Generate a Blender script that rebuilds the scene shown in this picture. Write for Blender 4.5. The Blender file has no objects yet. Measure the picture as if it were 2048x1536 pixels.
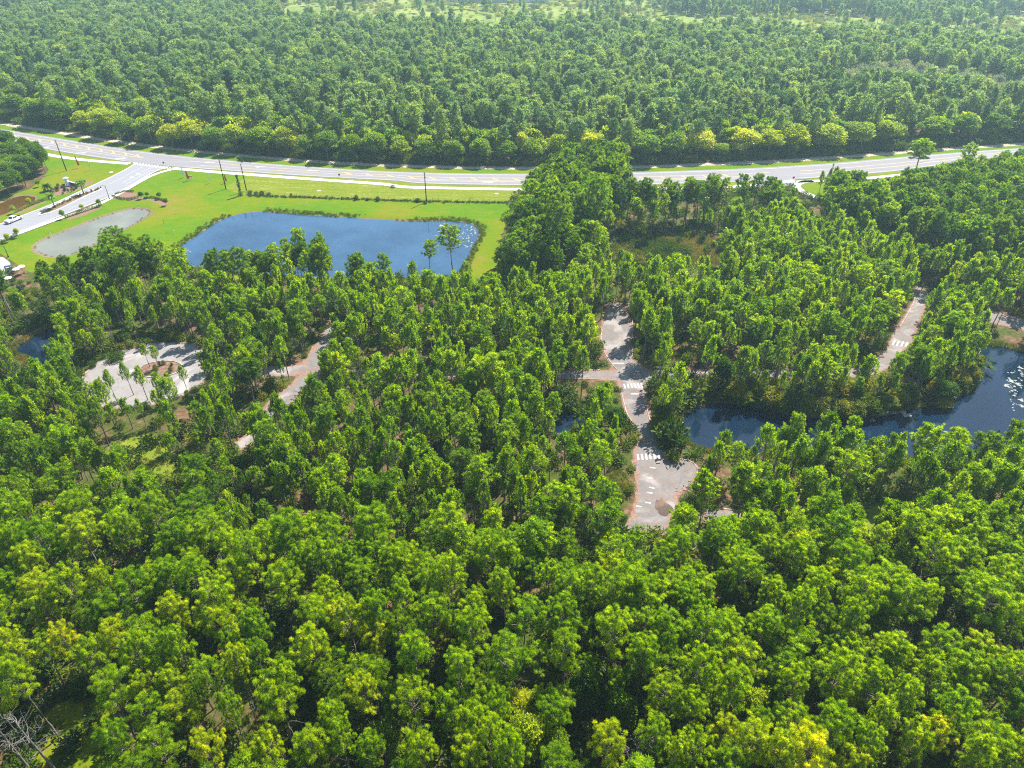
import bpy, math, random
import numpy as np
from mathutils import Vector
from mathutils.geometry import tessellate_polygon

R = math.radians
SC = bpy.context.scene
COL = SC.collection

# ------------------------------------------------------------------ camera
CAM_H, PITCH, FPX = 90.0, R(35.0), 1384.0
cd = bpy.data.cameras.new('camera')
cam = bpy.data.objects.new('camera', cd)
COL.objects.link(cam)
cam.location = (0, 0, CAM_H)
cam.rotation_euler = (R(90) - PITCH, 0, 0)
cd.sensor_width = 36.0
cd.lens = 36.0 * FPX / 2048.0
cd.clip_start = 0.5
cd.clip_end = 20000
SC.camera = cam

# ------------------------------------------------------------------ light
SUN_EL, SUN_AZ = R(53), R(36)          # azimuth measured from +Y towards +X
W = bpy.data.worlds.new('World')
SC.world = W
W.use_nodes = True
nt = W.node_tree
nt.nodes.clear()
sky = nt.nodes.new('ShaderNodeTexSky')
sky.sky_type = 'NISHITA'
sky.sun_disc = False
sky.sun_elevation = SUN_EL
sky.sun_rotation = SUN_AZ
sky.air_density = 1.0
sky.dust_density = 0.6
sky.ozone_density = 2.0
bg = nt.nodes.new('ShaderNodeBackground')
bg.inputs['Strength'].default_value = 0.10
wo = nt.nodes.new('ShaderNodeOutputWorld')
nt.links.new(sky.outputs[0], bg.inputs[0])
nt.links.new(bg.outputs[0], wo.inputs[0])

ld = bpy.data.lights.new('sun', 'SUN')
ld.energy = 5.0
ld.angle = R(0.53)
ld.color = (1.0, 0.95, 0.85)
sun = bpy.data.objects.new('sun', ld)
COL.objects.link(sun)
sd = Vector((math.sin(SUN_AZ) * math.cos(SUN_EL), math.cos(SUN_AZ) * math.cos(SUN_EL), math.sin(SUN_EL)))
sun.rotation_euler = sd.to_track_quat('Z', 'Y').to_euler()
sun.location = (200, 260, 400)

SC.view_settings.view_transform = 'Standard'
SC.view_settings.look = 'None'
SC.view_settings.gamma = 1.0
SC.view_settings.exposure = 1.25
SC.view_settings.use_curve_mapping = False
try:
    SC.cycles.use_denoising = False
    SC.cycles.filter_width = 1.15
    SC.cycles.sample_clamp_indirect = 4.0
    SC.cycles.max_bounces = 6
    SC.cycles.diffuse_bounces = 3
    SC.cycles.transmission_bounces = 4
    SC.cycles.volume_bounces = 0
    SC.cycles.use_adaptive_sampling = True
    SC.cycles.adaptive_threshold = 0.01
except Exception as e:
    print('cycles opts', e)

# ------------------------------------------------------------------ projection helpers
_f = np.array([0, math.cos(PITCH), -math.sin(PITCH)])
_u = np.array([0, math.sin(PITCH), math.cos(PITCH)])
_r = np.array([1.0, 0, 0])


def at(x, y, z=0.0):
    """ground position of the place seen at pixel (x, y) of the 2048 px photograph"""
    d = _f + (x - 1024) / FPX * _r - (y - 768) / FPX * _u
    t = (z - CAM_H) / d[2]
    return (d[0] * t, d[1] * t)


def proj(P):
    P = np.asarray(P, float)
    v = P - np.array([0, 0, CAM_H])
    dz = v @ _f
    return np.stack([1024 + FPX * (v @ _r) / dz, 768 - FPX * (v @ _u) / dz, dz], -1)


def poly_at(pts, z=0.0):
    return np.array([at(x, y, z) for x, y in pts])


def inside(poly, P):
    """points in polygon, vectorised"""
    P = np.asarray(P, float)
    x, y = P[..., 0], P[..., 1]
    n = len(poly)
    res = np.zeros(x.shape, bool)
    j = n - 1
    for i in range(n):
        xi, yi = poly[i]
        xj, yj = poly[j]
        c = ((yi > y) != (yj > y)) & (x < (xj - xi) * (y - yi) / (yj - yi + 1e-12) + xi)
        res ^= c
        j = i
    return res


def seg_dist(line, P, closed=False):
    P = np.asarray(P, float)
    best = np.full(P.shape[:-1], 1e9)
    n = len(line)
    for i in range(n if closed else n - 1):
        a = np.asarray(line[i]); b = np.asarray(line[(i + 1) % n])
        ab = b - a
        t = np.clip(((P - a) @ ab) / (ab @ ab + 1e-12), 0, 1)
        d = np.linalg.norm(P - (a + t[..., None] * ab), axis=-1)
        best = np.minimum(best, d)
    return best


def sdf(poly, P):
    """positive inside"""
    d = seg_dist(poly, P, True)
    return np.where(inside(poly, P), d, -d)


def smooth_closed(pts, it=2):
    p = np.asarray(pts, float)
    for _ in range(it):
        q = np.roll(p, -1, 0)
        p = np.stack([p * .75 + q * .25, p * .25 + q * .75], 1).reshape(-1, 2)
    return p


def smooth_open(pts, it=2):
    p = np.asarray(pts, float)
    for _ in range(it):
        q = np.stack([p[:-1] * .75 + p[1:] * .25, p[:-1] * .25 + p[1:] * .75], 1).reshape(-1, 2)
        p = np.concatenate([p[:1], q, p[-1:]])
    return p


def resample(line, n):
    line = np.asarray(line, float)
    s = np.concatenate([[0], np.cumsum(np.linalg.norm(np.diff(line, axis=0), axis=1))])
    t = np.linspace(0, s[-1], n)
    return np.stack([np.interp(t, s, line[:, k]) for k in range(line.shape[1])], 1)


def length(line):
    return float(np.linalg.norm(np.diff(np.asarray(line), axis=0), axis=1).sum())


def offset(line, d):
    """shift an open line sideways (positive = left of travel)"""
    line = np.asarray(line, float)
    t = np.gradient(line, axis=0)
    t /= np.linalg.norm(t, axis=1)[:, None] + 1e-9
    return line + d * np.stack([-t[:, 1], t[:, 0]], 1)


# ------------------------------------------------------------------ materials
def mat_new(name):
    m = bpy.data.materials.new(name)
    m.use_nodes = True
    n = m.node_tree
    n.nodes.clear()
    out = n.nodes.new('ShaderNodeOutputMaterial')
    return m, n, out


def N(n, t, **kw):
    nd = n.nodes.new(t)
    for k, v in kw.items():
        if k in nd.inputs:
            nd.inputs[k].default_value = v
        else:
            setattr(nd, k, v)
    return nd


def ramp(n, stops, fac=None, interp='LINEAR'):
    r = n.nodes.new('ShaderNodeValToRGB')
    cr = r.color_ramp
    cr.interpolation = interp
    while len(cr.elements) < len(stops):
        cr.elements.new(0.5)
    for e, (p, c) in zip(cr.elements, stops):
        e.position = p
        e.color = (*c, 1) if len(c) == 3 else c
    if fac is not None:
        n.links.new(fac, r.inputs[0])
    return r


def mixc(n, fac, a, b, mode='MIX'):
    m = n.nodes.new('ShaderNodeMix')
    m.data_type = 'RGBA'
    m.blend_type = mode
    for sock, v in ((m.inputs['Factor'], fac), (m.inputs[6], a), (m.inputs[7], b)):
        if isinstance(v, (int, float)):
            sock.default_value = v
        elif isinstance(v, tuple):
            sock.default_value = (*v, 1)
        else:
            n.links.new(v, sock)
    return m.outputs[2]


def math_n(n, op, a, b=None, clamp=False):
    m = n.nodes.new('ShaderNodeMath')
    m.operation = op
    m.use_clamp = clamp
    for i, v in enumerate((a, b)):
        if v is None:
            continue
        if isinstance(v, (int, float)):
            m.inputs[i].default_value = v
        else:
            n.links.new(v, m.inputs[i])
    return m.outputs[0]


def noise(n, scale, detail=4, rough=0.55, vec=None, dist=0.0):
    t = n.nodes.new('ShaderNodeTexNoise')
    t.inputs['Scale'].default_value = scale
    t.inputs['Detail'].default_value = detail
    t.inputs['Roughness'].default_value = rough
    t.inputs['Distortion'].default_value = dist
    if vec is not None:
        n.links.new(vec, t.inputs['Vector'])
    return t.outputs['Fac']


def objpos(n):
    g = n.nodes.new('ShaderNodeNewGeometry')
    return g.outputs['Position']


def mapped(n, scale=(1, 1, 1), rot=0.0):
    g = objpos(n)
    m = n.nodes.new('ShaderNodeMapping')
    m.inputs['Scale'].default_value = scale
    m.inputs['Rotation'].default_value = (0, 0, rot)
    n.links.new(g, m.inputs['Vector'])
    return m.outputs[0]


def plain(name, color, rough=0.7, metallic=0.0, var=0.15, scale=3.0, spec=0.3):
    m, n, out = mat_new(name)
    p = N(n, 'ShaderNodeBsdfPrincipled', Roughness=rough, Metallic=metallic)
    p.inputs['Specular IOR Level'].default_value = spec
    f = noise(n, scale, 3, vec=objpos(n))
    a = tuple(c * (1 - var) for c in color)
    b = tuple(min(1, c * (1 + var)) for c in color)
    r = ramp(n, [(0.3, a), (0.7, b)], f)
    n.links.new(r.outputs[0], p.inputs['Base Color'])
    n.links.new(p.outputs[0], out.inputs[0])
    return m


def foliage(name, dark, light, yellow, trans=0.45, tr_gain=1.3):
    """leaf / needle material: 'tint' per tree, 'v' per tuft"""
    m, n, out = mat_new(name)
    ti = N(n, 'ShaderNodeAttribute'); ti.attribute_type = 'INSTANCER'; ti.attribute_name = 'tint'
    va = N(n, 'ShaderNodeAttribute'); va.attribute_type = 'GEOMETRY'; va.attribute_name = 'v'
    oi = N(n, 'ShaderNodeObjectInfo')
    base = ramp(n, [(0.0, dark), (0.55, light), (1.0, yellow)], ti.outputs['Fac'])
    vr = ramp(n, [(0.0, (0.36, 0.50, 0.55)), (0.5, (1, 1, 1)), (1.0, (1.7, 1.42, 0.8))], va.outputs['Fac'])
    c = mixc(n, 1.0, base.outputs[0], vr.outputs[0], 'MULTIPLY')
    rr = ramp(n, [(0.0, (0.78, 0.88, 1.0)), (1.0, (1.18, 1.08, 0.9))], oi.outputs['Random'])
    c = mixc(n, 1.0, c, rr.outputs[0], 'MULTIPLY')
    d = N(n, 'ShaderNodeBsdfDiffuse')
    t = N(n, 'ShaderNodeBsdfTranslucent')
    g = N(n, 'ShaderNodeBsdfGlossy', Roughness=0.45)
    g.inputs['Color'].default_value = (0.9, 0.95, 0.85, 1)
    n.links.new(c, d.inputs['Color'])
    tc = mixc(n, 1.0, c, (1.15 * tr_gain, 1.1 * tr_gain, 0.5 * tr_gain), 'MULTIPLY')
    n.links.new(tc, t.inputs['Color'])
    mx = N(n, 'ShaderNodeMixShader', Fac=trans)
    n.links.new(d.outputs[0], mx.inputs[1])
    n.links.new(t.outputs[0], mx.inputs[2])
    m2 = N(n, 'ShaderNodeMixShader', Fac=0.010)
    n.links.new(mx.outputs[0], m2.inputs[1])
    n.links.new(g.outputs[0], m2.inputs[2])
    n.links.new(m2.outputs[0], out.inputs[0])
    return m


M = {}
M['needles'] = foliage('pine_needles', (0.062, 0.145, 0.008), (0.236, 0.368, 0.003), (0.360, 0.430, 0.005), 0.57, 1.6)
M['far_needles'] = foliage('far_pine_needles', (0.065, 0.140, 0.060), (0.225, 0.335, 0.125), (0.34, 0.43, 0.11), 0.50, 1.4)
M['leaves'] = foliage('broad_leaves', (0.040, 0.100, 0.012), (0.150, 0.260, 0.014), (0.36, 0.42, 0.025), 0.55, 1.5)
M['under'] = foliage('undergrowth_leaves', (0.035, 0.075, 0.012), (0.105, 0.175, 0.014), (0.30, 0.29, 0.025), 0.40, 1.2)
M['pale_leaves'] = foliage('pale_leaves', (0.20, 0.24, 0.18), (0.30, 0.34, 0.26), (0.38, 0.41, 0.30), 0.35, 1.2)


def bark_mat(name, a, b):
    m, n, out = mat_new(name)
    p = N(n, 'ShaderNodeBsdfPrincipled', Roughness=0.9)
    p.inputs['Specular IOR Level'].default_value = 0.1
    f = noise(n, 2.5, 5, 0.7, mapped(n, (3, 3, 0.6)))
    r = ramp(n, [(0.3, a), (0.7, b)], f)
    n.links.new(r.outputs[0], p.inputs['Base Color'])
    n.links.new(p.outputs[0], out.inputs[0])
    return m


M['bark'] = bark_mat('pine_bark', (0.09, 0.072, 0.06), (0.29, 0.245, 0.21))
M['dead'] = bark_mat('dead_wood', (0.13, 0.11, 0.10), (0.32, 0.29, 0.27))

# ground -------------------------------------------------------------
def ground_mat():
    m, n, out = mat_new('forest_floor_and_lawn')
    p = N(n, 'ShaderNodeBsdfPrincipled', Roughness=0.95)
    p.inputs['Specular IOR Level'].default_value = 0.05
    pos = objpos(n)

    def attr(nm):
        a = N(n, 'ShaderNodeAttribute'); a.attribute_name = nm
        return a.outputs['Fac']
    n1 = noise(n, 0.12, 5, 0.6, pos)
    n2 = noise(n, 0.9, 5, 0.65, pos)
    n3 = noise(n, 6.0, 3, 0.6, pos)
    # forest floor: pine straw, soil, scrubby grass
    straw = ramp(n, [(0.25, (0.055, 0.030, 0.018)), (0.5, (0.14, 0.078, 0.048)), (0.75, (0.28, 0.17, 0.115))], n2)
    grass = ramp(n, [(0.3, (0.022, 0.040, 0.007)), (0.7, (0.085, 0.105, 0.016))], n2)
    fm = ramp(n, [(0.42, (0, 0, 0)), (0.56, (1, 1, 1))], n1)
    gm = math_n(n, 'ADD', fm.outputs[0], attr('grassy'), True)
    floor = mixc(n, gm, straw.outputs[0], grass.outputs[0])
    floor = mixc(n, ramp(n, [(0.5, (0, 0, 0)), (0.62, (1, 1, 1))], noise(n, 0.5, 4, 0.7, pos)).outputs[0], floor,
                 mixc(n, n3, (0.035, 0.05, 0.012), (0.09, 0.10, 0.03)))
    # lawn
    lw = ramp(n, [(0.30, (0.056, 0.135, 0.001)), (0.46, (0.085, 0.165, 0.001)), (0.56, (0.135, 0.165, 0.001)), (0.66, (0.19, 0.145, 0.030))],
              mixc(n, 0.45, noise(n, 0.035, 5, 0.6, pos), noise(n, 0.22, 6, 0.75, mapped(n, (1.0, 1.8, 1), 0.25))))
    lw2 = ramp(n, [(0.3, (0.80, 0.80, 0.80)), (0.7, (1.15, 1.15, 1.15))], n3)
    lawn = mixc(n, 1.0, lw.outputs[0], lw2.outputs[0], 'MULTIPLY')
    # rough verge grass
    vg = ramp(n, [(0.35, (0.085, 0.140, 0.006)), (0.55, (0.16, 0.185, 0.015)), (0.70, (0.34, 0.29, 0.12))],
              mixc(n, 0.5, n2, noise(n, 0.18, 5, 0.7, mapped(n, (0.45, 2.2, 1)))))
    sand = ramp(n, [(0.3, (0.30, 0.22, 0.16)), (0.7, (0.52, 0.44, 0.36))], n2)
    mulch = ramp(n, [(0.3, (0.13, 0.07, 0.05)), (0.7, (0.28, 0.17, 0.13))], n3)
    bank = ramp(n, [(0.3, (0.10, 0.075, 0.055)), (0.7, (0.25, 0.19, 0.13))], n3)
    field = ramp(n, [(0.30, (0.06, 0.10, 0.02)), (0.5, (0.17, 0.22, 0.035)), (0.7, (0.28, 0.29, 0.08))],
                 noise(n, 0.03, 6, 0.7, mapped(n, (1, 0.5, 1))))

    def edge(a, s=0.35):
        # ragged border: attribute + noise, thresholded
        v = math_n(n, 'ADD', a, math_n(n, 'MULTIPLY', math_n(n, 'SUBTRACT', n2, 0.5), s))
        return ramp(n, [(0.44, (0, 0, 0)), (0.56, (1, 1, 1))], v).outputs[0]
    c = floor
    c = mixc(n, edge(attr('field')), c, field.outputs[0])
    c = mixc(n, edge(attr('verge')), c, vg.outputs[0])
    c = mixc(n, edge(attr('lawn'), 0.15), c, lawn)
    c = mixc(n, edge(attr('sand'), 0.9), c, sand.outputs[0])
    c = mixc(n, edge(attr('mulch'), 0.5), c, mulch.outputs[0])
    c = mixc(n, edge(attr('bank'), 0.8), c, bank.outputs[0])
    n.links.new(c, p.inputs['Base Color'])
    b = N(n, 'ShaderNodeBump', Strength=0.6, Distance=0.15)
    n.links.new(n2, b.inputs['Height'])
    n.links.new(b.outputs[0], p.inputs['Normal'])
    n.links.new(p.outputs[0], out.inputs[0])
    return m


M['ground'] = ground_mat()


def asphalt_mat(name, a, b, litter=0.0, crack=True, spot=(0.2, 0.13, 0.1), edge=False):
    m, n, out = mat_new(name)
    p = N(n, 'ShaderNodeBsdfPrincipled', Roughness=0.9)
    p.inputs['Specular IOR Level'].default_value = 0.2
    pos = objpos(n)
    r = ramp(n, [(0.30, a), (0.72, b)], mixc(n, 0.5, noise(n, 0.16, 5, 0.65, pos, 0.6) if edge or crack else noise(n, 1.0, 4, 0.6, mapped(n, (0.02, 0.9, 1))), noise(n, 2.2, 5, 0.7, pos)))
    c = r.outputs[0]
    if crack:
        v = N(n, 'ShaderNodeTexVoronoi', feature='DISTANCE_TO_EDGE')
        v.inputs['Scale'].default_value = 0.16
        n.links.new(pos, v.inputs['Vector'])
        cr = ramp(n, [(0.006, (1, 1, 1)), (0.016, (0, 0, 0))], v.outputs['Distance'])
        c = mixc(n, math_n(n, 'MULTIPLY', cr.outputs[0], 0.18), c, tuple(x * 0.35 for x in a))
    if litter > 0:
        lt = ramp(n, [(0.62 - 0.14 * litter, (0, 0, 0)), (0.70 - 0.1 * litter, (1, 1, 1))], noise(n, 0.22, 6, 0.72, pos, 0.8))
        c = mixc(n, math_n(n, 'MULTIPLY', lt.outputs[0], 0.6), c, spot)
    if edge:
        at_ = N(n, 'ShaderNodeAttribute'); at_.attribute_name = 'edge'
        e = math_n(n, 'ADD', math_n(n, 'MULTIPLY', at_.outputs['Fac'], 0.30), math_n(n, 'MULTIPLY', noise(n, 0.35, 6, 0.75, pos), 1.5))
        er = ramp(n, [(0.80, (1, 1, 1)), (0.88, (0, 0, 0))], e)
        mul = ramp(n, [(0.3, (0.13, 0.07, 0.05)), (0.6, (0.28, 0.17, 0.13)), (0.75, (0.10, 0.12, 0.03))], noise(n, 2.0, 5, 0.7, pos))
        # drifts of silt washed over the surface
        sl = ramp(n, [(0.50, (0, 0, 0)), (0.62, (1, 1, 1))], noise(n, 0.10, 6, 0.6, pos, 1.5))
        c = mixc(n, math_n(n, 'MULTIPLY', sl.outputs[0], 0.6), c, tuple(min(1, x * 1.45) for x in b))
        c = mixc(n, er.outputs[0], c, mul.outputs[0])
    n.links.new(c, p.inputs['Base Color'])
    n.links.new(p.outputs[0], out.inputs[0])
    return m


M['highway'] = asphalt_mat('highway_asphalt', (0.17, 0.163, 0.175), (0.25, 0.242, 0.25), crack=False)
M['drive'] = asphalt_mat('driveway_asphalt', (0.20, 0.20, 0.215), (0.26, 0.26, 0.275), crack=False)
M['old'] = asphalt_mat('weathered_asphalt', (0.11, 0.098, 0.092), (0.235, 0.21, 0.20), litter=0.7, edge=True)
M['oldpale'] = asphalt_mat('pale_weathered_asphalt', (0.18, 0.165, 0.16), (0.29, 0.27, 0.26), litter=0.5, edge=True)
M['oldkerb'] = plain('weathered_kerb', (0.30, 0.27, 0.25), 0.9, var=0.5, scale=0.8)
M['concrete'] = plain('pale_concrete', (0.52, 0.50, 0.47), 0.85, var=0.12, scale=0.8)
M['white_conc'] = plain('white_concrete', (0.68, 0.67, 0.66), 0.8, var=0.06)
M['paint_w'] = plain('white_road_paint', (0.46, 0.45, 0.44), 0.7, var=0.12, scale=1.5)
M['paint_y'] = plain('yellow_road_paint', (0.50, 0.36, 0.15), 0.7, var=0.12, scale=1.5)
M['old_paint'] = plain('worn_white_paint', (0.40, 0.385, 0.36), 0.8, var=0.35, scale=3)
M['pavers'] = plain('grey_pavers', (0.30, 0.29, 0.27), 0.85, var=0.25, scale=4)
M['timber'] = bark_mat('pole_timber', (0.035, 0.028, 0.025), (0.085, 0.07, 0.06))
M['black_metal'] = plain('black_metal', (0.02, 0.02, 0.022), 0.45, 0.6)
M['steel'] = plain('galvanised_steel', (0.45, 0.46, 0.47), 0.4, 0.7)
M['white'] = plain('white_paint', (0.80, 0.80, 0.80), 0.5, var=0.04)
M['carpaint'] = plain('white_car_paint', (0.82, 0.83, 0.85), 0.25, var=0.02, spec=0.6)
M['bluepaint'] = plain('dark_blue_paint', (0.015, 0.02, 0.10), 0.3, var=0.05, spec=0.6)
M['glass'] = plain('dark_glass', (0.012, 0.018, 0.05), 0.08, var=0.1, spec=0.8)
M['rubber'] = plain('black_rubber', (0.02, 0.02, 0.02), 0.8)
M['redflag'] = plain('red_flag_cloth', (0.62, 0.07, 0.03), 0.8, var=0.1)
M['signred'] = plain('red_sign', (0.60, 0.02, 0.02), 0.5, var=0.05)
M['roofblue'] = plain('pale_blue_metal_roof', (0.42, 0.58, 0.66), 0.4, 0.2, var=0.05)
M['plaque'] = plain('dark_sign_panel', (0.05, 0.03, 0.07), 0.4)
M['glasslamp'] = plain('frosted_lamp_glass', (0.75, 0.75, 0.72), 0.4, var=0.03)
M['soil'] = plain('bare_soil', (0.17, 0.10, 0.07), 0.95, var=0.4, scale=1.2)
M['roof'] = plain('pale_roof', (0.42, 0.43, 0.46), 0.6, var=0.1, scale=0.2)
M['rock'] = plain('grey_rock', (0.30, 0.27, 0.25), 0.9, var=0.4, scale=4)


def water_mat(name, color, rough=0.06, bump=0.03, milky=None, scum=None, scale=1.2):
    m, n, out = mat_new(name)
    p = N(n, 'ShaderNodeBsdfPrincipled', Roughness=rough, IOR=1.33)
    pos = objpos(n)
    c = ramp(n, [(0.35, tuple(x * 0.8 for x in color)), (0.65, tuple(x * 1.2 for x in color))], noise(n, 0.05, 4, 0.6, pos)).outputs[0]
    n.links.new(c, p.inputs['Base Color'])
    b = N(n, 'ShaderNodeBump', Strength=bump, Distance=0.5)
    n.links.new(noise(n, scale, 4, 0.6, pos), b.inputs['Height'])
    n.links.new(b.outputs[0], p.inputs['Normal'])
    n.links.new(p.outputs[0], out.inputs[0])
    return m


M['blue_water'] = water_mat('blue_pond_water', (0.030, 0.072, 0.130), 0.04, 0.02, scale=0.5)
M['dark_water'] = water_mat('dark_pond_water', (0.004, 0.014, 0.032), 0.015, 0.015)
M['brown_water'] = water_mat('brown_pond_water', (0.085, 0.045, 0.008), 0.1, 0.05)
M['milky_water'] = water_mat('milky_pond_water', (0.155, 0.155, 0.115), 0.15, 0.02)
M['scum'] = plain('pale_duckweed', (0.25, 0.26, 0.24), 0.8, var=0.25, scale=2)


# ------------------------------------------------------------------ mesh helpers
class MB:
    """collects faces; build() links them as ONE mesh object"""
    def __init__(self):
        self.v = []; self.f = []; self.mi = []

    def add(self, verts, faces, mi=0):
        o = len(self.v)
        self.v += [tuple(map(float, p)) for p in verts]
        self.f += [tuple(i + o for i in fc) for fc in faces]
        self.mi += [mi] * len(faces)
        return self

    def box(self, c, s, rz=0.0, mi=0, taper=1.0):
        cx, cy, cz = c; sx, sy, sz = (x / 2 for x in s)
        vs = []
        for dz in (-1, 1):
            k = taper if dz > 0 else 1
            for dx, dy in ((-1, -1), (1, -1), (1, 1), (-1, 1)):
                x, y = dx * sx * k, dy * sy * k
                vs.append((cx + x * math.cos(rz) - y * math.sin(rz), cy + x * math.sin(rz) + y * math.cos(rz), cz + dz * sz))
        return self.add(vs, [(3, 2, 1, 0), (4, 5, 6, 7), (0, 1, 5, 4), (1, 2, 6, 5), (2, 3, 7, 6), (3, 0, 4, 7)], mi)

    def tube(self, pts, radii, seg=8, mi=0, cap=True):
        pts = [np.array(p, float) for p in pts]
        vs = []; fs = []
        for i, p in enumerate(pts):
            t = pts[min(i + 1, len(pts) - 1)] - pts[max(i - 1, 0)]
            t /= np.linalg.norm(t) + 1e-9
            a = np.cross(t, [0, 0, 1.0])
            if np.linalg.norm(a) < 1e-3:
                a = np.array([1.0, 0, 0])
            a /= np.linalg.norm(a); b = np.cross(t, a)
            for k in range(seg):
                th = 2 * math.pi * k / seg
                vs.append(p + radii[i] * (math.cos(th) * a + math.sin(th) * b))
        for i in range(len(pts) - 1):
            for k in range(seg):
                k2 = (k + 1) % seg
                fs.append((i * seg + k, i * seg + k2, (i + 1) * seg + k2, (i + 1) * seg + k))
        if cap:
            fs.append(tuple(range(seg))[::-1])
            fs.append(tuple((len(pts) - 1) * seg + k for k in range(seg)))
        return self.add(vs, fs, mi)

    def lathe(self, prof, seg=16, c=(0, 0, 0), mi=0):
        vs = []; fs = []
        for (r, z) in prof:
            for k in range(seg):
                th = 2 * math.pi * k / seg
                vs.append((c[0] + r * math.cos(th), c[1] + r * math.sin(th), c[2] + z))
        for i in range(len(prof) - 1):
            for k in range(seg):
                k2 = (k + 1) % seg
                fs.append((i * seg + k, i * seg + k2, (i + 1) * seg + k2, (i + 1) * seg + k))
        fs.append(tuple(range(seg))[::-1]); fs.append(tuple((len(prof) - 1) * seg + k for k in range(seg)))
        return self.add(vs, fs, mi)

    def build(self, name, mat, parent=None, smooth=False):
        me = bpy.data.meshes.new(name)
        me.from_pydata(self.v, [], self.f)
        mats = mat if isinstance(mat, (list, tuple)) else [mat]
        for m in mats:
            me.materials.append(m)
        if len(mats) > 1:
            me.polygons.foreach_set('material_index', self.mi)
        if smooth:
            me.polygons.foreach_set('use_smooth', [True] * len(me.polygons))
        me.update()
        o = bpy.data.objects.new(name, me)
        COL.objects.link(o)
        if parent is not None:
            o.parent = parent
        return o


def tag(o, label=None, cat=None, group=None, kind=None):
    if label: o['label'] = label
    if cat: o['category'] = cat
    if group: o['group'] = group
    if kind: o['kind'] = kind
    return o


def thing(name, label, cat, loc, rz=0.0, group=None):
    o = bpy.data.objects.new(name, None)
    o.empty_display_size = 0.5
    COL.objects.link(o)
    o.location = loc if len(loc) == 3 else (*loc, 0)
    o.rotation_euler = (0, 0, rz)
    return tag(o, label, cat, group)


def struct(o, label=None):
    return tag(o, label, kind='structure')


def sheet(name, poly, z, mat, skirt=0.06, parent=None):
    """flat polygon sheet with a small downward skirt"""
    pts = [(float(x), float(y), z) for x, y in poly]
    tris = tessellate_polygon([[Vector(p) for p in pts]])
    mb = MB()
    tt = []
    for t in tris:
        a, b, c = (pts[i] for i in t)
        cr = (b[0] - a[0]) * (c[1] - a[1]) - (b[1] - a[1]) * (c[0] - a[0])
        tt.append(t if cr > 0 else t[::-1])
    mb.add(pts, tt)
    if skirt:
        n = len(pts)
        lo = [(p[0], p[1], z - skirt) for p in pts]
        mb.add(pts + lo, [(i, (i + 1) % n, n + (i + 1) % n, n + i) for i in range(n)])
    return mb.build(name, mat, parent)


def strip_mb(mb, A, B, z, skirt=0.0, n=None):
    n = n or max(len(A), len(B), int(max(length(A), length(B)) / 3) + 2)
    a = resample(A, n); b = resample(B, n)
    vs = [(*p, z) for p in a] + [(*p, z) for p in b]
    fs = []
    for i in range(n - 1):
        q = (i, i + 1, n + i + 1, n + i)
        pa, pb, pc = vs[q[0]], vs[q[1]], vs[q[2]]
        cr = (pb[0] - pa[0]) * (pc[1] - pa[1]) - (pb[1] - pa[1]) * (pc[0] - pa[0])
        fs.append(q if cr > 0 else q[::-1])
    mb.add(vs, fs)
    if skirt:
        for s in (0, n):
            e = vs[s:s + n]
            lo = [(p[0], p[1], z - skirt) for p in e]
            mb.add(e + lo, [(i, i + 1, n + i + 1, n + i) for i in range(n - 1)])
    return mb


def line_mb(mb, line, width, z):
    line = resample(line, max(2, int(length(line) / 2) + 2))
    return strip_mb(mb, offset(line, width / 2), offset(line, -width / 2), z, n=len(line))


def dash_mb(mb, line, width, z, dash, gap):
    L = length(line); s = 0.0
    n = max(2, int(L * 2)); q = resample(line, n)
    while s < L:
        i0 = int(s / L * (n - 1)); i1 = min(n - 1, int((s + dash) / L * (n - 1)))
        if i1 > i0 + 1:
            line_mb(mb, q[i0:i1 + 1], width, z)
        s += dash + gap
    return mb


def kerb_mb(mb, line, w=0.3, h=0.14, z0=0.0):
    """a raised kerb following a line"""
    line = np.asarray(line, float)
    n = max(len(line), int(length(line) / 1.5) + 2)
    line = resample(line, n)
    a = offset(line, w / 2); b = offset(line, -w / 2)
    vs = [(*p, z0) for p in a] + [(*p, z0 + h) for p in a] + [(*p, z0 + h) for p in b] + [(*p, z0) for p in b]
    fs = []
    for i in range(n - 1):
        for k in range(3):
            fs.append((k * n + i, k * n + i + 1, (k + 1) * n + i + 1, (k + 1) * n + i))
    return mb.add(vs, fs)


# ------------------------------------------------------------------ layout traced on the ground
# (pixel positions of the photograph, laid down on the ground plane)
HN = [(-260, 208), (-120, 234), (0, 258), (102, 274), (254, 299), (381, 314.5), (480, 323), (593, 332), (763, 343), (905, 347),
      (1060, 348), (1262, 345), (1383, 341), (1500, 337), (1675, 326), (1801, 314), (1948, 302.5), (2048, 296), (2300, 280)]
HS = [(-260, 246), (-120, 264), (0, 283), (60, 293), (152, 309), (262, 325), (350, 334), (480, 343), (593, 351), (700, 357), (800, 362),
      (830, 367), (905, 369), (1029, 371), (1262, 370), (1400, 367), (1560, 361), (1660, 354), (1787, 343.5), (1869, 332), (1992, 315), (2048, 309), (2300, 290)]
hwN = smooth_open(poly_at(HN), 2)
hwS = smooth_open(poly_at(HS), 2)
SANDL = [(-260, 190), (-120, 218), (0, 247), (102, 262), (229, 283), (381, 301.5), (482, 311), (633, 323.5), (763, 330.5), (905, 334.5), (1058, 336.5),
         (1262, 334.5), (1328, 332), (1437, 327.5), (1547, 323), (1691, 313), (1801, 305), (1883, 298.5), (1992, 291.6), (2048, 287), (2300, 272)]
sandl = smooth_open(poly_at(SANDL), 1)
WALKW = [(38, 299), (81, 307), (127, 315), (178, 321.5), (259, 327.5)]
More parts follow.
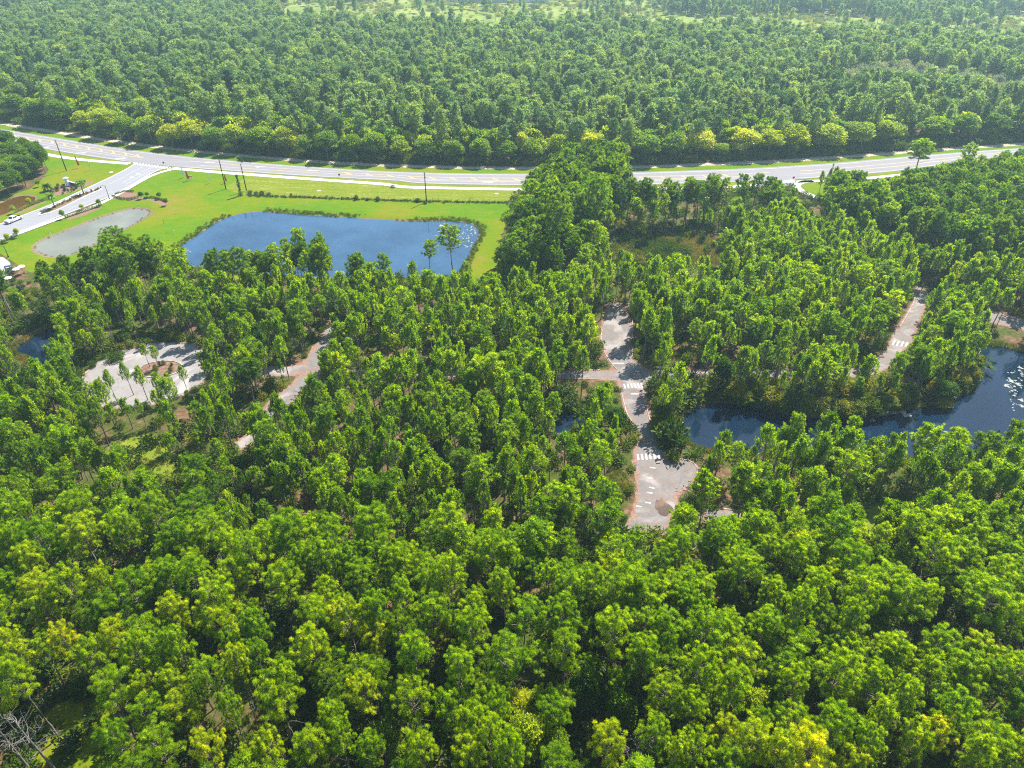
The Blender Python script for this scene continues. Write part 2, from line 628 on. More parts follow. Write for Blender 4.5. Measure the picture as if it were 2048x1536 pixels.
WALKE = [(345, 337), (381, 340), (450, 346), (520, 350.8), (622, 358.5), (735, 366), (772, 368.5), (795, 373), (820, 375), (905, 376.5), (1029, 379), (1186, 379), (1331, 377), (1450, 374), (1540, 370)]
WALKR = [(1593, 364), (1660, 361), (1738, 356.5), (1779, 352.5), (1850, 345), (1960, 328), (2048, 318)]
CURVE = [(1626, 362), (1604, 364), (1592, 370), (1596, 378), (1618, 390), (1655, 402), (1700, 412)]
DL = [(272, 326), (258, 336), (223, 354), (193, 368), (152, 387), (102, 410), (38, 434), (0, 449), (-90, 480)]
DR = [(338, 334), (308, 344), (262, 372), (228, 391), (178, 411), (102, 440), (33, 467), (0, 480), (-90, 512)]
DWALK = [(346, 338), (330, 341.5), (305, 349), (275, 365), (240, 386), (213, 400), (178, 417), (127, 433), (60, 458), (0, 480), (-90, 512)]
DWALK = [(x + 1, y + 0.5) for x, y in DWALK]
MEDIAN = [(203, 376), (190, 379), (150, 392), (115, 408), (95, 418), (77, 428.5), (79, 431), (100, 426), (122, 417), (152, 402), (178, 389.5), (203, 379)]
drL = smooth_open(poly_at(DL), 1); drR = smooth_open(poly_at(DR), 1)
PW = -0.5
blue = smooth_closed(poly_at([(520, 424), (495, 425.5), (465, 432), (442, 441), (424, 451), (411, 461), (391, 474), (368, 489), (355, 500), (354, 514), (380, 530), (440, 544),
                              (560, 552), (700, 556), (850, 556), (905, 551), (926, 535), (933, 515), (944, 495), (956, 474), (959, 457), (939, 447), (905, 443), (820, 443), (749, 440), (678, 435), (607, 431), (554, 426)], PW), 2)
grey = smooth_closed(poly_at([(261, 419), (279, 418), (295, 422), (299, 427), (279, 441), (236, 464), (188, 488), (165, 499), (142, 509), (122, 513), (101, 512), (84, 506), (73, 499), (76, 489),
                              (91, 480), (127, 466), (165, 451), (193, 439), (228, 428)], PW), 2)
brown = smooth_closed(poly_at([(-60, 430), (0, 408), (25, 396), (46, 391.5), (63, 393), (70, 397), (66, 403), (51, 410), (25, 421), (0, 431), (-60, 455)], PW), 2)
canal = smooth_closed(poly_at([(18, 708), (50, 682), (95, 655), (125, 648), (135, 665), (118, 700), (100, 740), (95, 790), (75, 830), (50, 825), (60, 780), (66, 735), (50, 712)], PW), 2)
lake = smooth_closed(poly_at([(1947, 698), (1966, 691), (2005, 693), (2048, 705), (2120, 740), (2150, 820), (2120, 890), (2048, 905), (1950, 915), (1800, 922), (1700, 918), (1600, 914), (1496, 909), (1418, 903),
                              (1388, 892), (1364, 875), (1360, 851), (1368, 827), (1402, 810), (1452, 804), (1520, 815), (1595, 833), (1704, 838), (1786, 825), (1816, 816), (1882, 808), (1931, 786), (1945, 775), (1953, 753), (1955, 720)], PW), 2)
puddle = smooth_closed(poly_at([(1095, 838), (1125, 822), (1165, 825), (1188, 845), (1178, 868), (1140, 874), (1105, 862)], PW), 2)
PONDS = [blue, grey, brown, canal, lake, puddle]

# abandoned estate roads
OLD = {
    'main': [(1215, 608), (1205, 655), (1202, 685), (1215, 716), (1235, 742), (1150, 742), (1000, 741), (850, 742), (700, 742), (700, 752), (850, 754), (1000, 755), (1150, 756), (1236, 760), (1242, 777), (1250, 810), (1254, 827),
             (1268, 848), (1277, 881), (1268, 905), (1270, 926), (1276, 966), (1274, 1000), (1266, 1034), (1240, 1062), (1330, 1066), (1345, 1030), (1351, 1017), (1354, 990), (1385, 960), (1397, 936), (1378, 921),
             (1330, 919), (1321, 902), (1313, 871), (1298, 841), (1292, 810), (1292, 765), (1302, 758), (1380, 757), (1450, 757), (1530, 755), (1640, 753), (1740, 752), (1792, 726), (1803, 704), (1822, 685), (1830, 660),
             (1841, 633), (1849, 612), (1862, 603), (1895, 620), (1937, 640), (1985, 645), (2048, 660), (2160, 690), (2160, 660), (2048, 640), (1990, 624), (1937, 618), (1885, 598), (1852, 584), (1836, 572),
             (1828, 577), (1829, 600), (1819, 619), (1802, 649), (1786, 668), (1772, 698), (1753, 718), (1720, 738), (1640, 740), (1530, 741), (1450, 742), (1380, 743), (1300, 744), (1263, 716), (1262, 690), (1264, 661), (1256, 628), (1240, 606)],
    'pad': [(1405, 1020), (1440, 1018), (1505, 1030), (1495, 1046), (1440, 1044), (1405, 1040)],
    'path': [(662, 640), (655, 655), (640, 676), (626, 700), (606, 729), (600, 752), (590, 764), (570, 782), (540, 802), (520, 830), (505, 860), (486, 876), (466, 888), (480, 897), (505, 890), (528, 876), (540, 850), (552, 828),
             (585, 806), (615, 783), (630, 764), (640, 738), (652, 712), (664, 690), (674, 665), (680, 645)],
}
CDS_C = np.array(at(298, 746))
CDS_R = 14.6
oldpolys = {k: poly_at(v) for k, v in OLD.items()}
_a = np.linspace(0, 2 * math.pi, 56, endpoint=False)
cds = np.stack([CDS_C[0] + CDS_R * np.cos(_a), CDS_C[1] + CDS_R * 0.92 * np.sin(_a)], 1)
link = poly_at([(425, 732), (500, 737), (560, 735), (618, 728), (612, 748), (560, 752), (500, 752), (420, 754)])
ROADS = [oldpolys['main'], oldpolys['pad'], oldpolys['path'], cds, link]

lawn_poly = poly_at([(345, 340), (500, 352), (735, 369), (800, 377), (1029, 382), (1020, 420), (1004, 470), (994, 530), (968, 560), (930, 566), (700, 563), (450, 560), (350, 536), (250, 530), (150, 540), (60, 545),
                     (-10, 500), (-90, 516), (-90, 520), (60, 462), (178, 420), (245, 388), (310, 350)])
lawn2 = poly_at([(262, 331), (178, 324), (80, 309), (30, 300), (80, 326), (98, 338), (88, 356), (60, 378), (30, 388), (0, 398), (-90, 430), (-90, 480), (0, 446), (102, 408), (195, 366), (255, 338)])
lawn_far = np.concatenate([hwN, offset(sandl, -0.8)[::-1]])
rough_poly = poly_at([(497, 352), (735, 369), (800, 377), (1029, 382), (1018, 405), (850, 402), (678, 397.5), (560, 393), (480, 391), (440, 375)])
curve_lawn = poly_at([(1590, 358), (1740, 349), (1800, 345), (1850, 340), (1850, 350), (1780, 362), (1730, 366), (1700, 400), (1655, 402), (1600, 385), (1585, 372)])
marsh = poly_at([(1200, 490), (1240, 475), (1330, 468), (1420, 478), (1470, 500), (1460, 525), (1380, 535), (1260, 528), (1205, 512)])
CLEAR = [poly_at(p) for p in (
    [(240, 880), (300, 865), (350, 900), (345, 960), (290, 975), (250, 930)],
    [(1680, 1015), (1720, 1000), (1790, 1010), (1800, 1050), (1740, 1065), (1690, 1050)],
    [(70, 1440), (130, 1400), (225, 1395), (245, 1480), (215, 1580), (40, 1600)],
    [(400, 1395), (455, 1380), (500, 1440), (470, 1500), (410, 1480)],
    [(1220, 925), (1262, 925), (1265, 1000), (1225, 990)],
    [(1400, 985), (1460, 975), (1490, 1010), (1450, 1025), (1400, 1010)],
    [(1330, 690), (1400, 685), (1420, 715), (1350, 725)],
    [(220, 1130), (255, 1115), (280, 1140), (230, 1160)],
)]

# ------------------------------------------------------------------ ground: one sheet to the horizon
def axis(lo, hi, fine_lo, fine_hi, step):
    fine = np.arange(fine_lo, fine_hi + step, step)
    def grow(a, b):
        out = []; s = step; x = a
        sg = 1 if b > a else -1
        while (b - x) * sg > 0:
            s *= 1.35; x += sg * s; out.append(x)
        return out
    return np.array(sorted(grow(fine_lo, lo)) + list(fine) + grow(fine_hi, hi))


def sstep(x, a, b):
    t = np.clip((x - a) / (b - a), 0, 1)
    return t * t * (3 - 2 * t)


def pond_drop(P):
    z = np.zeros(P.shape[:-1])
    for k, pd in enumerate(PONDS):
        c = pd.mean(0); rad = np.abs(pd - c).max() + 8
        near = np.where((np.abs(P - c) < rad).all(-1))
        if len(near[0]) == 0:
            continue
        s = sdf(pd, P[near])
        bw = 3.0 if k < 3 else 2.2
        dz = np.where(s < 0, PW * sstep(s, -bw, 0), PW - np.minimum(s * 0.45, 1.2))
        z[near] = np.minimum(z[near], dz)
    return z


gx = axis(-4000, 4000, -240, 240, 1.6)
gy = axis(-900, 6500, 30, 345, 1.6)
GX, GY = np.meshgrid(gx, gy)
GP = np.stack([GX, GY], -1)
Z = pond_drop(GP)
nx, ny = len(gx), len(gy)
me = bpy.data.meshes.new('ground')
V = np.stack([GX, GY, Z], -1).reshape(-1, 3)
ii = np.arange(nx * ny).reshape(ny, nx)
F = np.stack([ii[:-1, :-1], ii[:-1, 1:], ii[1:, 1:], ii[1:, :-1]], -1).reshape(-1, 4)
me.vertices.add(len(V)); me.vertices.foreach_set('co', V.ravel())
me.loops.add(F.size); me.loops.foreach_set('vertex_index', F.ravel().astype(np.int32))
me.polygons.add(len(F)); me.polygons.foreach_set('loop_start', np.arange(0, F.size, 4, dtype=np.int32))
me.polygons.foreach_set('use_smooth', [True] * len(F))
me.update(calc_edges=True)
flat = V[:, :2]


def set_attr(nm, vals):
    a = me.attributes.new(nm, 'FLOAT', 'POINT')
    a.data.foreach_set('value', np.asarray(vals, np.float32))


def mask(poly, soft=1.5):
    return np.clip(0.5 + sdf(poly, flat) / (2 * soft), 0, 1)


m_l = np.maximum(np.maximum(mask(lawn_poly), mask(lawn2)), np.maximum(mask(lawn_far), mask(curve_lawn))) * (1 - 0.8 * mask(rough_poly, 3))
hw_poly = np.concatenate([hwN, hwS[::-1]])
m_v = np.maximum(mask(rough_poly), np.clip(0.5 + (6.5 - np.minimum(seg_dist(hwS, flat), 99)) / 4, 0, 1) * (flat[:, 1] < np.interp(flat[:, 0], hwN[:, 0], hwN[:, 1])))
m_s = np.clip(0.5 + (1.7 - seg_dist(sandl, flat)) / 3, 0, 1)
m_f = np.clip(0.5 + (flat[:, 1] - np.interp(flat[:, 0], [-900, -260, -190, -60, 60, 120, 400, 900], [900, 850, 630, 588, 595, 560, 545, 530])) / 30, 0, 1)
m_v = np.maximum(m_v, mask(marsh, 3) * .9)
for c in CLEAR[:2]:
    m_v = np.maximum(m_v, mask(c, 3))
m_l = np.maximum(m_l, mask(CLEAR[2], 3))
m_g = np.zeros(len(flat))
for c in CLEAR[:3] + [marsh]:
    m_g = np.maximum(m_g, mask(c, 3))
m_m = np.zeros(len(flat))
bed1 = poly_at([(226, 398), (229, 388), (250, 383), (270, 385), (279, 394), (300, 397), (335, 404), (338, 412), (326, 411), (295, 400), (262, 401)])
bed2 = poly_at([(103, 390), (104, 378), (120, 371), (150, 368), (175, 362), (190, 363), (165, 376), (140, 386), (115, 391)])
bed3 = poly_at([(131, 437), (165, 425), (205, 411), (204, 415), (170, 430), (134, 441)])
bed4 = poly_at([(33, 426), (60, 414), (93, 400), (93, 404), (60, 418), (35, 430)])
median = poly_at(MEDIAN)
for b in (bed1, bed2, bed3, bed4, median):
    m_m = np.maximum(m_m, np.clip(0.5 + sdf(b, flat) / 1.6, 0, 1))
for r_ in ROADS:
    d = sdf(r_, flat)
    m_m = np.maximum(m_m, np.clip(0.62 + d / 3.5, 0, 1))
m_b = np.zeros(len(flat))
for k, pd in enumerate(PONDS):
    w_ = (0.7, 1.5, 1.2, 0.9, 0.8, 0.6)[k]
    m_b = np.maximum(m_b, np.clip(0.5 + (sdf(pd, flat) + w_) / 1.6, 0, 1))
for nm, v in (('lawn', m_l), ('verge', m_v), ('sand', m_s), ('field', m_f), ('grassy', m_g), ('mulch', m_m), ('bank', m_b)):
    set_attr(nm, v)
me.materials.append(M['ground'])
ground = bpy.data.objects.new('ground', me)
COL.objects.link(ground)
struct(ground, 'forest floor, lawns and verges')

# ------------------------------------------------------------------ water
for nm, pd, mt, lb in (('blue_pond_water', blue, 'blue_water', 'large blue retention pond in the lawn'), ('milky_pond_water', grey, 'milky_water', 'small pale milky pond beside the entrance road'),
                       ('brown_pond_water', brown, 'brown_water', 'small brown pond left of the entrance road'), ('canal_water', canal, 'dark_water', 'dark narrow canal at the left edge'),
                       ('lake_water', lake, 'dark_water', 'dark curving lake on the right'), ('puddle_water', puddle, 'dark_water', 'small shaded pool among the pines')):
    c = pd.mean(0)
    big = pd + (pd - c) / (np.linalg.norm(pd - c, axis=1)[:, None] + 1e-6) * 0.8
    struct(sheet(nm, big, PW, M[mt], 0), lb)

# ------------------------------------------------------------------ highway and paths
mb = MB(); n_h = 140
A = resample(hwN, n_h); B = resample(hwS, n_h)
strip_mb(mb, A, B, 0.06, 0.1, n=n_h)
struct(mb.build('highway', M['highway']), 'pale grey asphalt highway crossing the picture')


def hv(x0, x1, v0, v1=None, n=30):
    """line along the highway between two photo columns at cross fraction v"""
    v1 = v0 if v1 is None else v1
    xs = np.linspace(x0, x1, n)
    yn = np.interp(xs, [p[0] for p in HN], [p[1] for p in HN])
    ys = np.interp(xs, [p[0] for p in HS], [p[1] for p in HS])
    vv = np.linspace(v0, v1, n)
    return poly_at(np.stack([xs, yn + (ys - yn) * vv], 1))


ZM = 0.064
wl = MB(); yl = MB()
line_mb(wl, hv(-250, 2290, 0.10, n=90), 0.22, ZM)
line_mb(wl, hv(-250, 250, 0.93), 0.22, ZM)
line_mb(wl, hv(-250, 255, 0.66), 0.2, ZM)
line_mb(wl, hv(370, 790, 0.93), 0.22, ZM)
line_mb(wl, hv(800, 1560, 0.93), 0.22, ZM)
line_mb(wl, hv(840, 1540, 0.70), 0.2, ZM)
line_mb(wl, hv(1600, 2290, 0.93), 0.22, ZM)
line_mb(yl, hv(-250, 250, 0.30), 0.3, ZM); line_mb(yl, hv(250, 290, 0.30, 0.52), 0.3, ZM)
line_mb(yl, hv(-250, 290, 0.50, 0.52), 0.3, ZM)
for k in range(22):
    x = -240 + k * 24.5
    if x < 278:
        line_mb(yl, hv(x, x + 3, 0.31, 0.50, n=4), 0.7, ZM + 0.004)
line_mb(yl, hv(380, 640, 0.36, 0.38), 0.26, ZM); line_mb(yl, hv(400, 640, 0.70, 0.60), 0.26, ZM)
line_mb(yl, hv(640, 1540, 0.38), 0.26, ZM); line_mb(yl, hv(640, 1540, 0.60), 0.26, ZM)
for k in range(20):
    x = 690 + k * 42
    line_mb(yl, hv(x, x + 13, 0.39, 0.59, n=5), 0.6, ZM + 0.004)
line_mb(yl, hv(1600, 2290, 0.42), 0.26, ZM); line_mb(yl, hv(1600, 2290, 0.64), 0.26, ZM)


def arrow(mb, c, ang, s=2.2):
    sh = [(-1.0, -.12), (0.2, -.12), (0.2, -.45), (1.0, 0), (0.2, .45), (0.2, .12), (-1.0, .12)]
    ca, sa = math.cos(ang), math.sin(ang)
    v = [(c[0] + s * (x * ca - y * sa), c[1] + s * (x * sa + y * ca), ZM + 0.002) for x, y in sh]
    mb.add(v, [(0, 1, 5, 6), (2, 3, 4), (1, 2, 4, 5)])


for x, y, a in ((90, 294.7, 0.1), (163, 306, 0.1), (242, 317, 0.1), (419, 325, math.pi), (520, 334, math.pi), (624, 341, math.pi), (976, 364.5, 0), (1180, 365, 0)):
    arrow(wl, at(x, y), a)
# crosswalk over the entrance road and over the side driveway
for (xa, ya, xb, yb, nn, hh) in ((266, 327, 350, 338.5, 14, 5.0), (1553, 366, 1588, 361.5, 9, 5.0)):
    for k in range(nn):
        t = (k + .5) / nn
        x = xa + (xb - xa) * t; y = ya + (yb - ya) * t
        line_mb(wl, poly_at([(x - 1.5, y - hh / 2), (x + 1.5, y + hh / 2)]), 0.55, ZM + 0.02)
struct(wl.build('highway_white_markings', M['paint_w']))
struct(yl.build('highway_yellow_markings', M['paint_y']))

for nm, pl, w in (('sidewalk', WALKW, 2.6), ('sidewalk', WALKE, 2.6), ('sidewalk', WALKR, 2.4), ('sidewalk', CURVE, 2.6), ('sidewalk', DWALK, 1.7)):
    mb = MB(); ln = smooth_open(poly_at(pl), 2)
    ln = resample(ln, int(length(ln) / 2) + 2)
    strip_mb(mb, offset(ln, w / 2), offset(ln, -w / 2), 0.075, 0.1, n=len(ln))
    struct(mb.build(nm, M['concrete']), 'white concrete path')
mb = MB()
strip_mb(mb, poly_at([(1552, 362), (1560, 366), (1575, 373), (1590, 384)]), poly_at([(1592, 358), (1588, 364), (1596, 372), (1612, 384)]), 0.058, 0.1)
struct(mb.build('side_driveway', M['drive']))
mb = MB()
strip_mb(mb, drL, drR, 0.05, 0.1)
struct(mb.build('entrance_road', M['drive']), 'grey entrance road running to the lower left')
wl = MB()
cl = [(p + q) / 2 for p, q in zip(resample(drL, 60), resample(drR, 60))]
mid = np.array(cl)
line_mb(wl, mid[:16] * .74 + resample(drR, 60)[:16] * .26, 0.14, 0.056)
line_mb(wl, mid[4:16] * .4 + resample(drR, 60)[4:16] * .6, 0.14, 0.056)
line_mb(wl, mid[2:18] * .7 + resample(drL, 60)[2:18] * .3, 0.14, 0.056)
line_mb(wl, mid[20:34] * .5 + resample(drR, 60)[20:34] * .5, 0.14, 0.056)
arrow(wl, at(277, 348), math.pi * .8, 1.8); arrow(wl, at(265, 355), math.pi * .8, 1.5)
struct(wl.build('entrance_road_markings', M['paint_w']))
mb = MB()
kerb_mb(mb, offset(resample(drL, 80), 0.1), 0.45, 0.15, 0.02); kerb_mb(mb, offset(resample(drR, 80), -0.1), 0.35, 0.15, 0.02)
struct(mb.build('entrance_road_kerb', M['concrete']))
struct(sheet('median_bed', median, 0.10, M['soil'], 0.1), 'planted median of the entrance road')
mb = MB(); kerb_mb(mb, np.concatenate([median, median[:1]]), 0.5, 0.18, 0.02)
struct(mb.build('median_kerb', M['concrete']))

# old estate roads
def worn_sheet(name, poly, z, label, step=0.7, mat='old'):
    lo = poly.min(0) - 1.2; hi = poly.max(0) + 1.2
    xs = np.arange(lo[0], hi[0], step); ys = np.arange(lo[1], hi[1], step)
    X, Y = np.meshgrid(xs, ys); P = np.stack([X, Y], -1)
    S = sdf(poly, P)
    ok = (S > -0.7)
    cell = ok[:-1, :-1] & ok[:-1, 1:] & ok[1:, 1:] & ok[1:, :-1]
    idx = -np.ones(X.shape, int)
    used = np.zeros(X.shape, bool)
    used[:-1, :-1] |= cell; used[:-1, 1:] |= cell; used[1:, 1:] |= cell; used[1:, :-1] |= cell
    idx[used] = np.arange(used.sum())
    co = np.stack([X[used], Y[used], np.full(used.sum(), z)], 1)
    j, i = np.where(cell)
    fs = np.stack([idx[j, i], idx[j, i + 1], idx[j + 1, i + 1], idx[j + 1, i]], 1)
    m = bpy.data.meshes.new(name)
    m.from_pydata(co.tolist(), [], fs.tolist())
    a = m.attributes.new('edge', 'FLOAT', 'POINT'); a.data.foreach_set('value', S[used].astype(np.float32))
    m.materials.append(M[mat]); m.update()
    o = bpy.data.objects.new(name, m); COL.objects.link(o)
    return struct(o, label)


rz = 0.030
for nm, k in (('abandoned_road', 'main'), ('abandoned_slab', 'pad'), ('abandoned_lane', 'path')):
    worn_sheet(nm, oldpolys[k], rz, 'weathered grey abandoned pavement among the pines')
    rz += 0.004
worn_sheet('turning_circle', cds, 0.042, 'pale round turning circle among the pines', mat='oldpale')
worn_sheet('turning_circle_link', link, 0.046, 'abandoned pavement joining the turning circle')
isl = CDS_C + np.array([2.0, 1.6]) + (cds - CDS_C) * np.array([0.34, 0.26])
struct(sheet('turning_circle_island', isl, 0.075, M['soil'], 0.1))
mb = MB(); kerb_mb(mb, np.concatenate([isl, isl[:2]]), 0.3, 0.16, 0.04); kerb_mb(mb, cds[:34], 0.22, 0.13, 0.02)
struct(mb.build('turning_circle_kerb', M['oldkerb']))
M['patch'] = asphalt_mat('dark_patch_surface', (0.035, 0.028, 0.022), (0.13, 0.095, 0.07), litter=0.8)  # dark brown, litter-flecked colour for the irregular patch on the slab
struct(sheet('dark_patch', smooth_closed(poly_at([(1312, 998), (1319, 1002), (1322, 994), (1328, 1004), (1340, 1010), (1349, 1020), (1338, 1026), (1334, 1034), (1318, 1030), (1316, 1022), (1309, 1016)]), 1), 0.05, M['patch'], 0), 'dark debris patch on the flared slab')
wl = MB()
for (xa, ya, xb, yb, nn, hh, sl) in ((1246, 773, 1287, 771, 6, 9, 3), (1272, 915, 1321, 912, 6, 12, 2), (1783, 685, 1817, 690, 4, 9, -5)):
    for k in range(nn):
        x = xa + (xb - xa) * (k + .5) / nn; y = ya + (yb - ya) * (k + .5) / nn
        line_mb(wl, poly_at([(x - sl / 2, y - hh / 2), (x + sl / 2, y + hh / 2)]), 0.42, 0.055)
line_mb(wl, poly_at([(1225, 727), (1248, 727)]), 0.4, 0.055)
line_mb(wl, poly_at([(1262, 788), (1277, 788)]), 0.5, 0.055)
for x, y in ((1305, 935), (1298, 955), (1303, 975), (1296, 1005), (1277, 1012), (1299, 985)):
    line_mb(wl, poly_at([(x - 5, y), (x + 6, y + 2)]), 0.35, 0.055)
struct(wl.build('abandoned_road_markings', M['old_paint']))
# kerb lines beside the abandoned roads
mb = MB()
for pl in ([(1204, 655), (1201, 685), (1214, 716), (1234, 740)], [(1241, 777), (1249, 810), (1253, 827), (1267, 848)], [(1293, 810), (1299, 841), (1314, 871), (1322, 902), (1331, 917), (1379, 919), (1398, 936), (1386, 962)],
           [(1255, 606), (1264, 630), (1266, 661), (1264, 690), (1265, 716)], [(1304, 758), (1380, 758.5), (1450, 759), (1530, 757)], [(1304, 742), (1380, 741), (1450, 740), (1530, 739)], [(1405, 1018), (1440, 1016), (1505, 1027), (1600, 1030)],
           [(1830, 578), (1830, 600), (1820, 619), (1803, 649), (1786, 668)], [(1000, 739), (1100, 740), (1200, 740)], [(1000, 757), (1100, 758), (1200, 759)]):
    kerb_mb(mb, smooth_open(poly_at(pl), 1), 0.18, 0.12, 0.0)
struct(mb.build('abandoned_road_kerb', M['oldkerb']))

# drive apron at the far left and the white plaza
struct(sheet('far_left_apron', poly_at([(-60, 285), (10, 292), (55, 291), (60, 302), (20, 304), (-60, 310)]), 0.05, M['white_conc'], 0.08))
plz = poly_at([(-70, 505), (-10, 512), (8, 516), (20, 526), (22, 540), (14, 553), (0, 567), (-40, 590), (-90, 600)])
struct(sheet('plaza', plz, 0.05, M['white_conc'], 0.1), 'white concrete plaza at the left edge')
pc = np.array(at(-14, 545))
struct(sheet('paver_circle', np.stack([pc[0] + 3.6 * np.cos(_a), pc[1] + 5.2 * np.sin(_a)], 1), 0.056, M['pavers'], 0))

# ------------------------------------------------------------------ tree prototypes
def unit(v):
    return v / (np.linalg.norm(v, axis=-1, keepdims=True) + 1e-9)


def blades_mesh(name, P0, D, L, Wd, v, rng, mat, tri=True, fold=0.0):
    """one mesh of many leaf-sized faces. P0 base points, D directions, L lengths, Wd widths, v tuft shade"""
    n = len(P0)
    side = unit(np.cross(D, rng.normal(size=(n, 3))))
    tip = P0 + D * L[:, None]
    if tri:
        midp = P0 + D * (L * 0.62)[:, None]
        a = midp - side * (Wd / 2)[:, None]; b = midp + side * (Wd / 2)[:, None]
        co = np.stack([P0, b, tip, a], 1).reshape(-1, 3)
        k = 4
    else:
        midp = P0 + D * (L * 0.5)[:, None]
        a = midp - side * (Wd / 2)[:, None]; b = midp + side * (Wd / 2)[:, None]
        co = np.stack([P0, b, tip, a], 1).reshape(-1, 3)
        k = 4
    me = bpy.data.meshes.new(name)
    me.vertices.add(len(co)); me.vertices.foreach_set('co', co.ravel())
    me.loops.add(n * k); me.loops.foreach_set('vertex_index', np.arange(n * k, dtype=np.int32))
    me.polygons.add(n); me.polygons.foreach_set('loop_start', np.arange(0, n * k, k, dtype=np.int32))
    me.update(calc_edges=True)
    a = me.attributes.new('v', 'FLOAT', 'FACE')
    a.data.foreach_set('value', v.astype(np.float32))
    me.materials.append(mat)
    return me


def tube_mesh(name, tubes, mat, seg=6):
    mb = MB()
    for pts, rad in tubes:
        mb.tube(pts, rad, seg if rad[0] > 0.06 else 4, cap=False)
    me = bpy.data.meshes.new(name)
    me.from_pydata(mb.v, [], mb.f)
    me.polygons.foreach_set('use_smooth', [True] * len(me.polygons))
    me.materials.append(mat)
    me.update()
    return me


def bent(p0, d0, L, up, rng, k=4, wob=0.12):
    pts = [np.array(p0, float)]
    d = np.array(d0, float)
    for i in range(k):
        d = unit(d + np.array([0, 0, up]) / k + rng.normal(size=3) * wob)
        pts.append(pts[-1] + d * L / k)
    return pts


def make_pine(seed, h, cr, cb, n_br, kind, blades, bl, bw, pr, mat, per=4, vamp=.42):
    """pine: h height, cr crown radius, cb crown base (fraction of h), n_br branches; kind 'round' or 'young'"""
    rng = np.random.default_rng(seed)
    lean = rng.normal(size=2) * 0.02 * h
    tk = 7
    tz = np.linspace(0, h * 0.97, tk)
    tx = lean[0] * (tz / h) ** 1.5 + np.cumsum(rng.normal(size=tk) * 0.012 * h / tk * 3)
    ty = lean[1] * (tz / h) ** 1.5 + np.cumsum(rng.normal(size=tk) * 0.012 * h / tk * 3)
    tx -= tx[0]; ty -= ty[0]
    r0 = 0.0105 * h + 0.03
    tubes = [([(x, y, z) for x, y, z in zip(tx, ty, tz)], [r0 * (1 - 0.80 * z / h) for z in tz])]

    def tr(z):
        return np.array([np.interp(z, tz, tx), np.interp(z, tz, ty), z])
    tuft = []; axis_ = []
    for i in range(n_br):
        f = (i + rng.uniform(0, 1)) / n_br               # 0 crown base .. 1 top
        z = h * (cb + (1 - cb) * f * 0.97)
        az = i * 2.399 + rng.uniform(-0.5, 0.5)
        if kind == 'round':
            prof = math.sqrt(max(0.05, 1 - (max(0, f - 0.30) / 0.75) ** 2)) * (0.55 + 0.45 * min(1, f / 0.30))
            up0 = 0.05 + 0.8 * f; curl = 0.55
        else:
            prof = (1 - f) ** 0.60 * (0.60 + 0.40 * min(1, f / 0.18)) + 0.10
            up0 = 0.12 + 1.0 * f; curl = 1.0
        Lb = cr * prof * rng.uniform(0.72, 1.12)
        d = unit(np.array([math.cos(az), math.sin(az), up0]))
        zb = z - Lb * 0.35 * (0.4 if kind == 'round' else 0.6)
        pts = bent(tr(max(h * cb * 0.8, zb)), d, Lb, curl, rng)
        tubes.append((pts, [0.010 * h * (0.42 - 0.3 * q / 4) * (1 - 0.5 * f) + 0.012 for q in range(5)]))
        m = max(2, int(per * (Lb / cr) ** 1.1 * rng.uniform(0.7, 1.3) + 0.5))
        for q in range(m):
            t = 1.0 - 0.62 * (q / m) ** 0.9
            base = np.array([np.interp(t, np.linspace(0, 1, 5), [p[j] for p in pts]) for j in range(3)])
            out = unit(pts[-1] - pts[-2])
            off = rng.normal(size=3) * pr * (0.95 if q else 0.2)
            off[2] = abs(off[2]) * 0.5
            tuft.append(base + off)
            axis_.append(unit(out * 0.55 + np.array([0, 0, 0.55 if kind == 'round' else 1.5]) + rng.normal(size=3) * 0.22))
    for i in range(6 if kind == 'round' else 3):       # bare limbs under the crown
        az = i * 2.4 + seed; z = h * cb * rng.uniform(.72, 1.05)
        tubes.append((bent(tr(z), unit(np.array([math.cos(az), math.sin(az), rng.uniform(-.1, .5)])), cr * rng.uniform(.35, .8), .15, rng, 4, .2), [.045, .035, .028, .02, .01]))
    # leader
    for q in range(3):
        tuft.append(tr(h * 0.97) + rng.normal(size=3) * pr * 0.5 * (q > 0)); axis_.append(unit(np.array([0, 0, 1.0]) + rng.normal(size=3) * 0.15))
    tuft = np.array(tuft); axis_ = np.array(axis_)
    n = len(tuft)
    T = np.repeat(tuft, blades, 0); AX = np.repeat(axis_, blades, 0)
    g = unit(rng.normal(size=T.shape))
    if kind == 'round':
        D = unit(AX * 0.75 + g)                    # open cup of needles
        P0 = T + D * (pr * rng.uniform(0.0, 0.22, size=len(T)))[:, None]
    else:
        D = unit(AX * 1.3 + g)                     # upright brush
        P0 = T + AX * rng.uniform(-0.50, 0.45, size=len(T))[:, None]
    L = bl * rng.uniform(0.7, 1.2, size=len(T)); Wd = bw * rng.uniform(0.7, 1.3, size=len(T))
    v = np.repeat(rng.uniform(0.5 - vamp, 0.5 + vamp, n), blades) + rng.normal(size=len(T)) * 0.08
    crown = blades_mesh('pine_crown', P0, D, L, Wd, v, rng, mat)
    trunk = tube_mesh('pine_trunk', tubes, M['bark'])
    return crown, trunk


